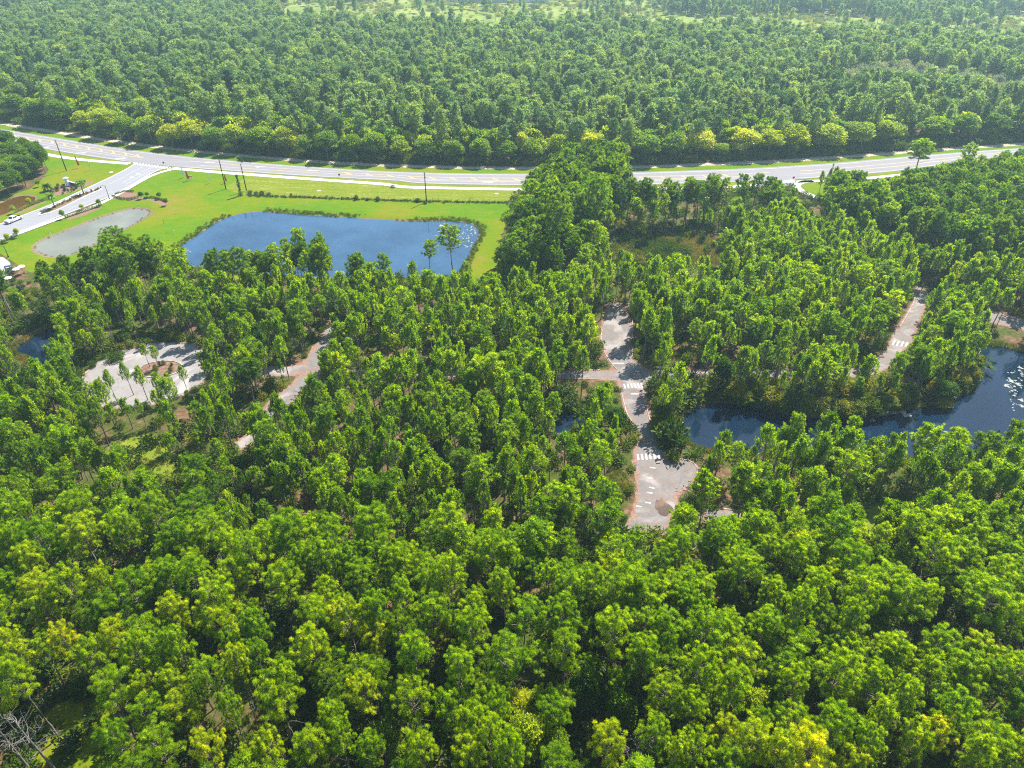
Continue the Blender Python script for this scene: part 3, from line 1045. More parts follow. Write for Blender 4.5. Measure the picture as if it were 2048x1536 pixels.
def make_broad(seed, h, cr, n_lobe, n_leaf, ls, mat, trunk_mat='bark', cz=0.6, squash=0.8):
    rng = np.random.default_rng(seed)
    tubes = []
    tb = bent((0, 0, 0), (rng.normal() * .06, rng.normal() * .06, 1), h * 0.55, 0.2, rng, 4, 0.05)
    r0 = 0.016 * h + 0.03
    tubes.append((tb, [r0, r0 * .85, r0 * .7, r0 * .6, r0 * .5]))
    P = []; Dn = []; V_ = []
    for i in range(n_lobe):
        az = i * 2.399 + rng.uniform(-.4, .4)
        f = (i + .5) / n_lobe
        el = math.asin(max(-0.35, min(1, -0.35 + 1.35 * f)))
        rad = rng.uniform(0.62, 1.0)
        lr = cr * rng.uniform(0.30, 0.46)
        c = np.array([math.cos(az) * math.cos(el) * (cr - lr) * rad, math.sin(az) * math.cos(el) * (cr - lr) * rad,
                      h * cz + math.sin(el) * (h * (1 - cz) - lr * .7) * rad * (1 if el > 0 else 1.2)])
        tubes.append((bent(tb[3] * rng.uniform(.7, 1), unit(c - tb[3]), np.linalg.norm(c - tb[3]), 0.0, rng, 3, .05), [r0 * .4, r0 * .3, r0 * .2, r0 * .08]))
        k = int(n_leaf * (lr / (0.38 * cr)) ** 2)
        g = unit(rng.normal(size=(k, 3)))
        g[:, 2] = np.where(g[:, 2] < -0.3, -g[:, 2], g[:, 2])
        rr = rng.uniform(0.55, 1.08, k) ** 0.6
        lump = 1 + 0.16 * np.sin(g[:, 0] * 7 + i) * np.sin(g[:, 1] * 6 + 2 * i) + 0.12 * np.sin(g[:, 2] * 9 + i * 3)
        P.append(c + g * (lr * rr * lump)[:, None] * np.array([1, 1, squash]))
        Dn.append(unit(g * 0.35 + rng.normal(size=(k, 3))))
        V_.append(np.full(k, rng.uniform(0.3, 0.7)) + rng.normal(size=k) * 0.13)
    P = np.concatenate(P); Dn = np.concatenate(Dn); V_ = np.concatenate(V_)
    L = ls * rng.uniform(0.7, 1.3, len(P))
    crown = blades_mesh('broad_crown', P, Dn, L, L * 0.75, V_, rng, mat, tri=False)
    return crown, tube_mesh('broad_trunk', tubes, M[trunk_mat])


def make_bush(seed, h, cr, n_leaf, ls, mat):
    rng = np.random.default_rng(seed)
    P = []; D = []; V_ = []
    for i in range(7):
        az = i * 2.4; rr = cr * rng.uniform(0.2, 0.65) * (i > 0)
        lr = cr * rng.uniform(0.4, 0.6)
        c = np.array([math.cos(az) * rr, math.sin(az) * rr, h * rng.uniform(0.35, 0.62)])
        g = unit(rng.normal(size=(n_leaf // 7, 3)))
        P.append(c + g * np.array([lr, lr, h * 0.42]) * rng.uniform(.75, 1.1, (len(g), 1)))
        D.append(unit(g * .8 + rng.normal(size=g.shape) * .8 + [0, 0, .4])); V_.append(np.full(len(g), rng.uniform(.2, .8)))
    P = np.concatenate(P); P[:, 2] = np.maximum(P[:, 2], 0.03)
    L = ls * rng.uniform(.7, 1.3, len(P))
    return blades_mesh('bush_leaves', P, np.concatenate(D), L, L * .5, np.concatenate(V_), rng, mat, tri=False)


HI = []      # foreground mature pines
for s in range(9):
    rg = np.random.default_rng(100 + s)
    HI.append(make_pine(100 + s, 15.0, rg.uniform(3.1, 3.8), rg.uniform(0.56, 0.68), int(rg.uniform(40, 50)), 'round', 112, 0.44, 0.050, 0.36, M['needles'], per=5.4))
YO = []      # near young pines
for s in range(6):
    rg = np.random.default_rng(200 + s)
    YO.append(make_pine(200 + s, 11.0, rg.uniform(1.9, 2.5), rg.uniform(0.42, 0.58), int(rg.uniform(44, 54)), 'young', 46, 0.34, 0.085, 0.34, M['needles'], per=2.8))
YM = []      # same, lighter meshes for the middle distance
for s in range(7):
    rg = np.random.default_rng(300 + s)
    YM.append(make_pine(300 + s, 11.0, rg.uniform(1.9, 2.6), rg.uniform(0.42, 0.60), int(rg.uniform(42, 52)), 'young', 26, 0.36, 0.13, 0.34, M['needles'], per=2.8))
RM = []      # mature, middle distance
for s in range(6):
    rg = np.random.default_rng(400 + s)
    RM.append(make_pine(400 + s, 15.0, rg.uniform(2.9, 3.7), rg.uniform(0.45, 0.62), int(rg.uniform(38, 46)), 'round', 38, 0.56, 0.13, 0.44, M['needles'], per=4.0))
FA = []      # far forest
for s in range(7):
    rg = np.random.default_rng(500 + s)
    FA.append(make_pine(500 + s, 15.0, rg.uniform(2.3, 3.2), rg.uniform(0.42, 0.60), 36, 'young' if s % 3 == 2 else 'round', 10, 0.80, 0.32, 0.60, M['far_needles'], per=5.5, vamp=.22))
BR = [make_broad(600 + s, 10.0, 3.9, 15, 330, 0.42, M['leaves'], cz=0.55) for s in range(5)]
MYR = [make_broad(760 + s, 4.5, 2.4, 16, 420, 0.26, M['under'], cz=0.42, squash=.75) for s in range(4)]
BF = [make_broad(650 + s, 10.0, 3.8, 14, 150, 0.80, M['leaves'], cz=0.55) for s in range(4)]
PALE = [make_broad(680 + s, 9.0, 5.0, 14, 100, 0.75, M['pale_leaves'], 'dead', cz=0.55) for s in range(3)]
BU = [make_bush(700 + s, 1.0, 0.9, 230, 0.30, M['under']) for s in range(4)]
BUN = [make_bush(720 + s, 1.0, 0.9, 900, 0.17, M['under']) for s in range(4)]
BBIG = [make_bush(740 + s, 1.0, 0.9, 1500, 0.10, M['under']) for s in range(4)]


def tree(kind, cat, label, group, proto, loc, scale, rz, tint, crown_name='crown', trunk_name='trunk', tilt=(0, 0), z=0.0):
    root = thing(kind, label, cat, (loc[0], loc[1], z), rz, group)
    root.rotation_euler = (tilt[0], tilt[1], rz)
    root.scale = scale if hasattr(scale, '__len__') else (scale,) * 3
    for nm, me_ in ((trunk_name, proto[1]), (crown_name, proto[0])):
        o = bpy.data.objects.new(nm, me_)
        COL.objects.link(o)
        o.parent = root
        o['tint'] = float(tint)
    return root


# scatter one object of geometry-node instances (only for what nobody could count)
def scatter(name, label, pts, scale, rot, tint, var, protos, kind='stuff', cat=None):
    pts = np.asarray(pts, float); n = len(pts)
    me_ = bpy.data.meshes.new(name)
    me_.vertices.add(n); me_.vertices.foreach_set('co', pts.astype(np.float32).ravel())
    def fa(nm, typ, vals, key):
        a = me_.attributes.new(nm, typ, 'POINT')
        a.data.foreach_set(key, np.asarray(vals).ravel())
    fa('sc', 'FLOAT_VECTOR', np.asarray(scale, np.float32), 'vector')
    fa('ro', 'FLOAT_VECTOR', np.asarray(rot, np.float32), 'vector')
    fa('tint', 'FLOAT', np.asarray(tint, np.float32), 'value')
    fa('pv', 'INT', np.asarray(var, np.int32), 'value')
    me_.update()
    o = bpy.data.objects.new(name, me_)
    COL.objects.link(o)
    tag(o, label, cat, None, kind)
    g = bpy.data.node_groups.new(name + '_nodes', 'GeometryNodeTree')
    g.interface.new_socket('Geometry', in_out='INPUT', socket_type='NodeSocketGeometry')
    g.interface.new_socket('Geometry', in_out='OUTPUT', socket_type='NodeSocketGeometry')
    gi = g.nodes.new('NodeGroupInput'); go = g.nodes.new('NodeGroupOutput')
    iop = g.nodes.new('GeometryNodeInstanceOnPoints')
    mp = g.nodes.new('GeometryNodeMeshToPoints')
    g.links.new(gi.outputs[0], mp.inputs['Mesh'])
    g.links.new(mp.outputs[0], iop.inputs['Points'])
    join = g.nodes.new('GeometryNodeJoinGeometry')
    for parts in reversed(protos):
        j = g.nodes.new('GeometryNodeJoinGeometry')
        for me_p in parts:
            key = 'proto_' + me_p.name
            po = bpy.data.objects.get(key) or bpy.data.objects.new(key, me_p)
            oi = g.nodes.new('GeometryNodeObjectInfo')
            oi.inputs['Object'].default_value = po
            g.links.new(oi.outputs['Geometry'], j.inputs[0])
        gt = g.nodes.new('GeometryNodeGeometryToInstance')
        g.links.new(j.outputs[0], gt.inputs[0])
        g.links.new(gt.outputs[0], join.inputs[0])
    g.links.new(join.outputs[0], iop.inputs['Instance'])
    iop.inputs['Pick Instance'].default_value = True

    def named(nm, typ):
        nd = g.nodes.new('GeometryNodeInputNamedAttribute'); nd.data_type = typ
        nd.inputs['Name'].default_value = nm
        return nd.outputs['Attribute']
    g.links.new(named('pv', 'INT'), iop.inputs['Instance Index'])
    e2r = g.nodes.new('FunctionNodeEulerToRotation')
    g.links.new(named('ro', 'FLOAT_VECTOR'), e2r.inputs[0])
    g.links.new(e2r.outputs[0], iop.inputs['Rotation'])
    g.links.new(named('sc', 'FLOAT_VECTOR'), iop.inputs['Scale'])
    g.links.new(iop.outputs[0], go.inputs[0])
    md = o.modifiers.new('scatter', 'NODES'); md.node_group = g
    return o


# ------------------------------------------------------------------ where trees stand
rng = np.random.default_rng(7)


def poisson(x0, x1, y0, y1, rad, rng, k=1.0):
    """fast jittered-hex sampling"""
    s = rad
    pts = []
    row = 0
    y = y0
    while y < y1:
        xs = np.arange(x0 + (row % 2) * s / 2, x1, s)
        pts.append(np.stack([xs, np.full(len(xs), y)], 1))
        y += s * 0.87; row += 1
    P = np.concatenate(pts)
    return P + rng.uniform(-0.42, 0.42, P.shape) * s * k


def lowfreq(P, f, seed):
    r = np.random.default_rng(seed)
    s = np.zeros(len(P))
    for i in range(6):
        a = r.uniform(0, 2 * math.pi); ff = f * r.uniform(0.6, 1.9)
        s += np.sin((P[:, 0] * math.cos(a) + P[:, 1] * math.sin(a)) * ff + r.uniform(0, 6.28))
    return s / 6


# visible areas in the photograph that no crown covers
VIS = [
    [(-50, 230), (-50, 400), (-20, 540), (60, 535), (78, 522), (95, 520), (150, 512), (188, 478), (225, 468), (262, 478), (300, 490), (340, 500), (362, 512), (405, 515), (440, 492), (468, 494), (500, 505), (530, 492), (560, 484), (590, 492),
     (600, 470), (625, 476), (660, 505), (715, 510), (760, 512), (830, 520), (845, 545), (880, 545), (930, 525), (945, 545), (965, 552), (1000, 500), (1012, 440), (1026, 395), (1040, 362), (1075, 335), (1120, 325), (1130, 230)],
    [(1262, 335), (1262, 362), (1330, 362), (1400, 356), (1450, 352), (1500, 350), (1552, 360), (1580, 372), (1600, 392), (1640, 400), (1640, 370), (1680, 345), (1725, 345), (1745, 362), (1782, 356), (1812, 342), (1850, 338), (1880, 328), (1920, 318), (1990, 312), (2060, 300), (2060, 240), (1262, 240)],
    [(1210, 612), (1200, 690), (1215, 716), (1240, 752), (1245, 790), (1256, 830), (1280, 850), (1284, 880), (1270, 905), (1280, 966), (1278, 1005), (1268, 1036), (1322, 1054), (1332, 1028), (1352, 1016), (1356, 985), (1385, 958), (1395, 936), (1378, 922),
     (1330, 918), (1320, 902), (1313, 871), (1296, 841), (1290, 810), (1290, 763), (1298, 750), (1262, 716), (1264, 661), (1254, 622)],
    [(180, 740), (200, 716), (240, 706), (270, 702), (290, 716), (330, 712), (350, 694), (395, 702), (400, 720), (396, 745), (410, 760), (400, 785), (330, 786), (325, 760), (300, 740), (230, 745), (225, 785), (195, 764)],
    [(245, 770), (290, 772), (290, 795), (250, 790)],
    [(655, 660), (640, 680), (626, 705), (604, 735), (600, 760), (570, 786), (548, 803), (575, 806), (612, 770), (625, 740), (645, 705), (662, 675)],
    [(472, 889), (515, 870), (522, 880), (486, 896)],
    [(1832, 578), (1828, 602), (1819, 619), (1802, 649), (1786, 668), (1775, 697), (1790, 718), (1803, 702), (1820, 684), (1829, 660), (1840, 633), (1848, 608), (1850, 588)],
    [(1940, 624), (1975, 630), (2050, 652), (2050, 644), (1995, 628), (1945, 618)],
    [(1958, 715), (1968, 700), (2060, 712), (2060, 825), (1990, 828), (1940, 826), (1890, 838), (1840, 838), (1790, 832), (1816, 822), (1882, 812), (1931, 790), (1948, 775), (1956, 753)],
    [(1370, 845), (1375, 825), (1405, 814), (1450, 808), (1520, 824), (1595, 838), (1700, 842), (1700, 848), (1620, 846), (1540, 846), (1490, 846), (1430, 856), (1380, 856)],
    [(30, 700), (95, 660), (110, 665), (85, 700), (88, 745), (72, 745), (66, 705)],
    [(1225, 488), (1270, 476), (1340, 472), (1420, 482), (1440, 500), (1440, 515), (1340, 512), (1260, 510)],
    [(1300, 746), (1380, 746), (1380, 756), (1302, 756)], [(1400, 745), (1440, 745), (1440, 755), (1400, 755)],
    [(1130, 742), (1235, 742), (1235, 756), (1130, 756)], [(930, 744), (975, 744), (975, 752), (930, 752)],
    [(150, 1440), (205, 1430), (215, 1500), (180, 1550), (110, 1550)],
    [(1700, 1010), (1760, 1000), (1780, 1030), (1730, 1045)], [(1410, 1022), (1440, 1020), (1440, 1040), (1412, 1040)],
    [(1220, 935), (1256, 932), (1258, 975), (1228, 975)], [(1420, 990), (1452, 985), (1470, 1008), (1440, 1015)],
    [(265, 905), (300, 880), (335, 930), (300, 955)], [(220, 1150), (250, 1120), (268, 1135), (232, 1160)],
    [(400, 1400), (450, 1390), (480, 1440), (460, 1490), (420, 1470)],
    [(1340, 695), (1385, 690), (1400, 712), (1355, 722)],
    [(1115, 835), (1150, 838), (1165, 858), (1130, 862)],
]
VIS = [np.array(v, float) for v in VIS]
hw_line_y = lambda x: np.interp(x, sandl[:, 0], sandl[:, 1])


def field_edge(X):
    return np.interp(X, [-900, -260, -190, -60, 60, 120, 400, 900], [900, 850, 630, 588, 595, 560, 545, 530]) + 14 * np.sin(X * .05) + 9 * np.sin(X * .13 + 1)


def base_ok(P, margin=1.5):
    ok = np.ones(len(P), bool)
    for pd in PONDS:
        ok &= sdf(pd, P) < -1.2
    for r_ in ROADS:
        ok &= sdf(r_, P) < -margin * 0.6
    for lp in (lawn_poly, lawn2, curve_lawn, median):
        ok &= ~inside(lp, P)
    ok &= ~((P[:, 1] > np.interp(P[:, 0], hwS[:, 0], hwS[:, 1]) - 7.0) & (P[:, 1] < hw_line_y(P[:, 0]) + 3.0))
    ok &= ~((P[:, 0] < at(60, 500)[0]) & (P[:, 1] > at(60, 600)[1]) & (P[:, 1] < np.interp(P[:, 0], hwS[:, 0], hwS[:, 1])))
    return ok


def crown_clear(P, h, r):
    """keeps what the photograph shows uncovered free of crowns"""
    ok = np.ones(len(P), bool)
    for dx, hz in ((0, 0.98), (0, .8), (0, .6), (-.75, .78), (.75, .78), (-.7, .6), (.7, .6), (0, .45)):
        q = proj(np.stack([P[:, 0] + dx * r, P[:, 1], h * hz], 1))
        for v in VIS:
            ok &= ~inside(v, q[:, :2])
    return ok


# 1. hand-traced foreground crowns: (x, y, radius px, tint, broadleaf)
FG = []
def reg(ox, lst):
    for t in lst:
        X, Y, r_, ti = t[:4]
        FG.append((ox + X / 2.866, 1000 + Y / 2.866, r_ / 2.866, ti, len(t) > 4))
reg(0, [(480,180,110,.7),(230,220,110,.45),(150,380,90,.8),(80,500,90,.55),(250,530,110,.92),(400,480,100,.8),(270,650,90,.6),(60,290,80,.5),(640,470,80,.85),(770,520,120,.45),(640,670,110,.5),(1010,640,105,.8),(380,830,85,1.),
  (650,800,90,.8),(540,900,100,.7),(60,880,85,.7),(100,1010,110,.65),(780,900,90,.6),(940,900,100,.6),(1070,850,80,.5),(990,1030,100,.8),(820,1090,80,.75),(620,1110,120,.65),(820,1230,115,.6),(920,1400,120,.75),(680,1350,100,.5),
  (1340,720,110,.7),(1270,560,120,.6),(1110,430,100,.5),(940,440,100,.5),(1370,430,110,.6),(1230,200,125,.5),(1100,60,120,.4),(1330,250,90,.6),(1600,190,130,.5),(1740,340,90,.55),(1640,480,110,.6),(1880,500,85,.6),(1500,720,90,.5),
  (1340,830,80,.6),(1490,920,80,.5),(1350,960,80,.92),(1220,1000,100,.5),(1650,1010,90,.6),(1600,1170,130,.62),(1820,870,110,.72),(1950,680,90,.92),(1930,1250,95,.7),(1780,1420,125,.85),(1240,1440,90,.98),(1560,1440,90,.7),
  (1330,1240,70,.5),(1430,1500,95,1.),(1950,1400,85,.6),(40,60,90,.6),(400,40,110,.5),(700,150,90,.6),(900,60,100,.45),(1450,330,90,.6),(1900,200,100,.5),(1880,340,90,.55),(1000,1050,150,.3,1)])
reg(680, [(180,180,130,.5),(80,340,95,.5),(620,140,110,.5),(780,270,110,.45),(330,370,110,.45),(100,450,120,.5),(930,210,85,.42,1),(510,470,110,.5),(380,560,90,.5),(520,660,115,.58),(200,640,95,.5),(50,700,100,.9),(220,780,90,1.),
  (740,750,110,.6),(430,870,115,.6),(670,970,115,.6),(950,860,130,.5),(1050,690,120,.55),(1350,520,110,.55),(1600,500,150,.5),(1730,550,120,.55),(1300,680,110,.5),(1560,760,120,.55),(1740,860,120,.5),(1890,770,120,.55),(150,1110,100,.8),
  (420,1160,125,.72),(640,1190,100,.62),(1020,1130,110,.85,1),(1080,1290,115,1.,1),(740,1290,105,.6),(470,1440,100,.65),(730,1440,105,.68),(990,1430,110,.6),(150,1440,95,.62),(1530,1330,125,1.),(1850,1130,120,.68),(1945,590,90,.5),
  (630,400,95,.5),(1620,1150,85,.42,1),(1240,1370,90,.6,1),(1950,1430,75,.88),(860,340,100,.45),(1180,440,80,.5),(950,480,90,.45),(1000,320,80,.5),(250,1290,90,.5,1),(880,1190,90,.5),(1300,880,100,.4),(1400,1000,90,.35,1),(1760,1340,100,.5),(860,1390,80,.6)])
reg(1348, [(90,600,100,.6),(150,780,130,.55),(90,950,110,.5),(320,780,100,.55),(480,720,110,.55),(330,1080,120,.6),(690,810,150,.55),(800,500,90,.6),(1080,540,120,.5),(1200,500,140,.55),(1340,590,130,.5),(1010,860,85,.5),(1150,850,90,.6),
  (1280,870,120,.55),(1510,820,130,.55),(1660,470,100,.55),(1790,600,140,.55),(1900,650,100,.5),(1680,1000,120,.58),(1520,1040,95,.6),(920,1000,120,.58),(1140,1080,100,.55),(1290,1130,100,.6),(670,1040,100,.58),(1930,1010,110,.6),(880,1290,120,.65),
  (1190,1290,75,.65),(1340,1390,100,.8),(1510,1360,90,1.),(1560,1200,110,.55),(1820,1350,140,.75),(1700,1450,90,.7),(290,1330,100,.8),(470,1370,120,.72),(110,1420,100,.72),(790,1440,150,.92),(1000,1480,100,1.),(620,1440,100,.7),(480,1150,75,.7,1),
  (1150,1430,80,.5),(580,1130,90,.35,1),(700,620,90,.5),(560,560,100,.45),(1450,560,90,.5),(60,1200,90,.5),(180,640,60,.5),(1960,1440,80,.65),(1010,700,90,.45),(1480,300,110,.55),(1650,330,90,.5),(1850,400,100,.5)])

HP = []       # individual mature pines  (x, y, h, cr, tint)
FB = []       # individual foreground broadleaf trees
for (x, y, rp, ti, br) in FG:
    h = rng.uniform(13.2, 16.8) if not br else rng.uniform(9, 12)
    p = at(x, y + rp * 0.15, h * 0.80)
    dz = proj([[p[0], p[1], h * .8]])[0, 2]
    cr = rp * dz / FPX * 1.16
    (FB if br else HP).append((p[0], p[1], h, cr, ti))
HPxy = np.array([q[:2] for q in HP]); FBxy = np.array([q[:2] for q in FB])
print('traced', len(HP), len(FB))

# fill the near forest between the traced crowns and around them
c = poisson(-150, 150, 25, 125, 3.7, rng, 1.15)
front = 76 + 6 * np.sin(c[:, 0] * 0.06) + 0.05 * c[:, 0]
hh = rng.uniform(8.5, 14.5, len(c))
rr = hh * rng.uniform(.19, .25, len(c))
q = proj(np.stack([c[:, 0], c[:, 1], hh * .8], 1))
dmin = np.min(np.linalg.norm(c[:, None] - np.concatenate([HPxy, FBxy])[None], axis=2), 1)
ok = base_ok(c) & crown_clear(c, hh, rr) & (dmin > 2.5) & (c[:, 1] < front + 3)
for cp in CLEAR:
    ok &= ~inside(cp, c)
ok &= ~((lowfreq(c, .12, 4) < -0.34) & (rng.uniform(size=len(c)) < .6))
fill = [(c[i, 0], c[i, 1], hh[i], rr[i], float(np.clip(rng.normal(.5, .13), .15, .95))) for i in np.where(ok)[0]]

# young pines of the middle ground
c = poisson(-260, 330, 62, 300, 3.2, rng, 1.25)
front = 76 + 6 * np.sin(c[:, 0] * 0.06) + 0.05 * c[:, 0]
c = c[c[:, 1] > front]
q0 = proj(np.concatenate([c, np.zeros((len(c), 1))], 1))
vis = (q0[:, 0] > -160) & (q0[:, 0] < 2210)
c = c[vis]; q0 = q0[vis]
lf = lowfreq(c, 0.035, 11); lf2 = lowfreq(c, 0.15, 12)
south = c[:, 1] < np.interp(c[:, 0], hwS[:, 0], hwS[:, 1]) - 6
mature_zone = np.zeros(len(c), bool)
MATZ = [[(990, 600), (1010, 520), (1030, 400), (1080, 370), (1230, 380), (1400, 385), (1560, 380), (1700, 400), (2100, 340), (2100, 560), (1900, 560), (1720, 500), (1500, 455), (1330, 460), (1200, 470), (1190, 560), (1080, 600)],
        [(-100, 560), (60, 550), (200, 530), (340, 520), (500, 550), (960, 552), (960, 615), (350, 610), (200, 620), (-100, 700)]]
for z_ in MATZ:
    mature_zone |= inside(np.array(z_, float), q0[:, :2])
hh = np.where(mature_zone, rng.uniform(12.0, 16.5, len(c)), rng.uniform(7.0, 12.8, len(c)) * (1 + 0.14 * lf))
tall = inside(np.array([(1010, 520), (1030, 400), (1080, 370), (1240, 380), (1230, 450), (1130, 560)], float), q0[:, :2])
hh = np.where(tall, rng.uniform(14.5, 20, len(c)), hh)
rr = np.where(mature_zone, hh * rng.uniform(.17, .23, len(c)), hh * rng.uniform(.15, .27, len(c)))
keep = south & base_ok(c, 1.2) & crown_clear(c, hh, rr)
thin = rng.uniform(size=len(c))
keep &= ~((lf2 < -0.30) & (thin < .55))
keep &= ~(mature_zone & (thin < .30))
for cp in CLEAR:
    keep &= ~inside(cp, c)
keep &= ~(inside(marsh, c) & (thin < .97))
keep &= np.min(np.linalg.norm(c[:, None] - np.concatenate([HPxy, FBxy])[None], axis=2), 1) > 2.9
idx = np.where(keep)[0]
MID = np.stack([c[idx, 0], c[idx, 1], hh[idx], rr[idx], mature_zone[idx].astype(float), np.clip(0.42 + 0.10 * lf[idx] + rng.normal(size=len(idx)) * .13 - 0.22 * mature_zone[idx], 0, 1)], 1)
print('fill', len(fill), 'mid', len(MID))

# which become individuals: all traced, then the nearest of the rest, up to about 300
near_all = fill
vis_fill = []
rest_round = []
for t in near_all:
    px = proj([[t[0], t[1], t[2] * .85]])[0]
    (vis_fill if (-25 < px[0] < 2073 and -20 < px[1] < 1560) else rest_round).append((px[2], t))
vis_fill.sort(key=lambda a: a[0])
n_special = 20
room = max(0, 300 - len(HP) - n_special)
ind_fill = [t for _, t in vis_fill[:room]]
rest_round = [t for _, t in rest_round] + [t for _, t in vis_fill[room:]]
room2 = 300 - len(HP) - n_special - len(ind_fill)
mo = np.argsort(MID[:, 1])
qq = proj(np.stack([MID[:, 0], MID[:, 1], MID[:, 2] * .8], 1))
mo = [i for i in mo if -5 < qq[i, 0] < 2053]
ind_mid = mo[:max(0, room2)]
rest_mid = np.setdiff1d(np.arange(len(MID)), ind_mid)
print('individual fill', len(ind_fill), 'mid', len(ind_mid), 'stuff', len(rest_mid) + len(rest_round))

ORD = 'first second third fourth fifth sixth seventh eighth ninth tenth eleventh twelfth thirteenth fourteenth fifteenth sixteenth seventeenth eighteenth nineteenth'.split()
for tens, tt in (('twentieth', 'twenty'), ('thirtieth', 'thirty'), ('fortieth', 'forty'), ('fiftieth', 'fifty'), ('sixtieth', 'sixty'), ('seventieth', 'seventy')):
    ORD = ORD + [tens] + ['%s-%s' % (tt, o_) for o_ in 'first second third fourth fifth sixth seventh eighth ninth'.split()]


def tone(t):
    return 'deep green' if t < .47 else ('bright green' if t < .66 else ('yellow-green' if t < .88 else 'golden yellow-green'))


# individual near pines, labelled row by row from the lower edge of the photograph
items = [('round', *t) for t in HP] + [('round', *t) for t in ind_fill] + [('young', MID[i, 0], MID[i, 1], MID[i, 2], MID[i, 3], MID[i, 5]) for i in ind_mid]
rows = {}
for k, it in enumerate(items):
    px = proj([[it[1], it[2], it[3] * .8]])[0]
    rows.setdefault(int((1560 - px[1]) // 55), []).append((px[0], k))
lab = {}
for ri, row in rows.items():
    row.sort()
    for j, (px, k) in enumerate(row):
        it = items[k]
        size = 'wide' if it[4] > 4.2 else 'broad' if it[4] > 3.5 else ('small' if it[4] < 2.7 else 'domed')
        where = 'lowest row' if ri <= 0 else '%s row up' % ORD[ri]
        lab[k] = '%s %s pine, %s from the left, %s from the lower edge' % (size, tone(it[5]), ORD[j], where)
for k, it in enumerate(items):
    kind, x, y, h, cr, ti = it
    if kind == 'round':
        pi = k % len(HI); pr_ = HI[pi]; ph, pc_ = 15.0, 3.55
    else:
        pi = k % len(YO); pr_ = YO[pi]; ph, pc_ = 11.0, 2.3
    sxy = cr / pc_
    sz = h / ph
    tree('pine_tree', 'pine tree', lab[k], 'pines of the near forest', pr_, (x, y), (sxy * rng.uniform(.95, 1.08), sxy * rng.uniform(.95, 1.08), sz), rng.uniform(0, 6.28), ti,
         tilt=(rng.normal() * .03, rng.normal() * .03))

# special pines that stand out in the photograph: base (x, y), top y, crown radius px, proto, tint, label
SPEC = [
    (907, 560, 458, 30, HI, .40, 'tall lone pine with open crown standing in front of the blue pond\'s right end'),
    (860, 556, 486, 19, HI, .42, 'slim pine left of the tall lone pine before the blue pond'),
    (612, 566, 463, 22, HI, .5, 'pale loose-crowned pine rising over the middle of the blue pond\'s near shore'),
    (650, 566, 470, 12, HI, .5, 'small thin pine silhouetted on the blue pond beside the pale loose pine'),
    (236, 806, 742, 15, YO, .45, 'young pine at the left front of the turning circle'), (330, 806, 745, 16, YO, .5, 'young pine at the right front of the turning circle'), (352, 800, 748, 14, YO, .45, 'young pine beside the right front one at the turning circle'),
    (375, 782, 735, 13, YO, .55, 'bright young pine at the right rim of the turning circle'),
    (1636, 392, 345, 10, YO, .3, 'leftmost of the slim pines on the lawn inside the curving path'),
    (1648, 396, 340, 9, YO, .3, 'slim pine in the middle of the little clump inside the curving path'),
    (1657, 399, 336, 10, YO, .3, 'rightmost slim pine of the little clump inside the curving path'),
    (1822, 372, 283, 34, HI, .48, 'umbrella-shaped pine overlapping the highway near the right edge'),
    (1915, 366, 291, 20, HI, .5, 'round-headed pine right of the umbrella-shaped pine by the highway'),
    (250, 545, 462, 30, HI, .25, 'dark pine overlapping the right end of the milky pond'),
    (296, 800, 735, 16, YO, .45, 'bent pine standing on the near side of the turning circle'),
    (268, 790, 728, 14, YO, .4, 'dark young pine on the near left kerb of the turning circle'),
    (300, 734, 690, 12, YO, .45, 'left pine on the island of the turning circle'),
    (318, 736, 694, 12, YO, .5, 'right pine on the island of the turning circle'),
    (1106, 560, 345, 34, HI, .25, 'very tall dark pine at the right end of the green lawn'),
    (1190, 520, 318, 34, HI, .35, 'tall flat-topped pine rising in front of the highway at the centre'),
]
for k, (x, y, ty, rp, prs, ti, lb) in enumerate(SPEC):
    b = at(x, y)
    # height from the apparent top
    lo, hi = 1.0, 40.0
    for _ in range(40):
        m_ = (lo + hi) / 2
        if proj([[b[0], b[1], m_]])[0, 1] > ty: lo = m_
        else: hi = m_
    h = min(lo, 24.0)
    cr = rp * proj([[b[0], b[1], h * .8]])[0, 2] / FPX
    ph, pc_ = (15.0, 3.55) if prs is HI else (11.0, 2.3)
    tree('pine_tree', 'pine tree', lb, 'pines that stand apart', prs[k % len(prs)], b, (cr / pc_, cr / pc_, h / ph), rng.uniform(0, 6.28), ti, tilt=(rng.normal() * .02, rng.normal() * .02))

for k, (x, y, h, cr, ti) in enumerate(FB):
    px = proj([[x, y, h]])[0]
    lb = ['leafy green hardwood under the pines near the lower left corner', 'bright conical leafy tree among pines above the centre of the lower edge', 'lime green leafy tree in the lower centre, upper of a pair', 'yellow leafy tree in the lower centre, lower of a pair',
          'small leafy tree with clean green crown right of the lower centre', 'low leafy tree beside the dark gap right of the lower centre', 'leafy tree behind the pale pine at the lower left of centre', 'dark leafy understory tree in the gap right of centre',
          'pale leafy tree wedged between pines at the lower right', 'dark leafy tree in the hollow beside the pale leafy tree'][k % 10]
    tree('leafy_tree', 'tree', lb, 'leafy trees among the near pines', BR[k % 5], (x, y), (cr / 3.7, cr / 3.7, h / 10), rng.uniform(0, 6.28), ti)


def pack(P, h, sxy, prox, ph, rng, tilt=.03):
    n = len(P)
    pts = np.concatenate([P, np.zeros((n, 1))], 1)
    sc = np.stack([sxy * rng.uniform(.92, 1.1, n), sxy * rng.uniform(.92, 1.1, n), h / ph], 1)
    ro = np.stack([rng.normal(size=n) * tilt, rng.normal(size=n) * tilt, rng.uniform(0, 6.28, n)], 1)
    return pts, sc, ro


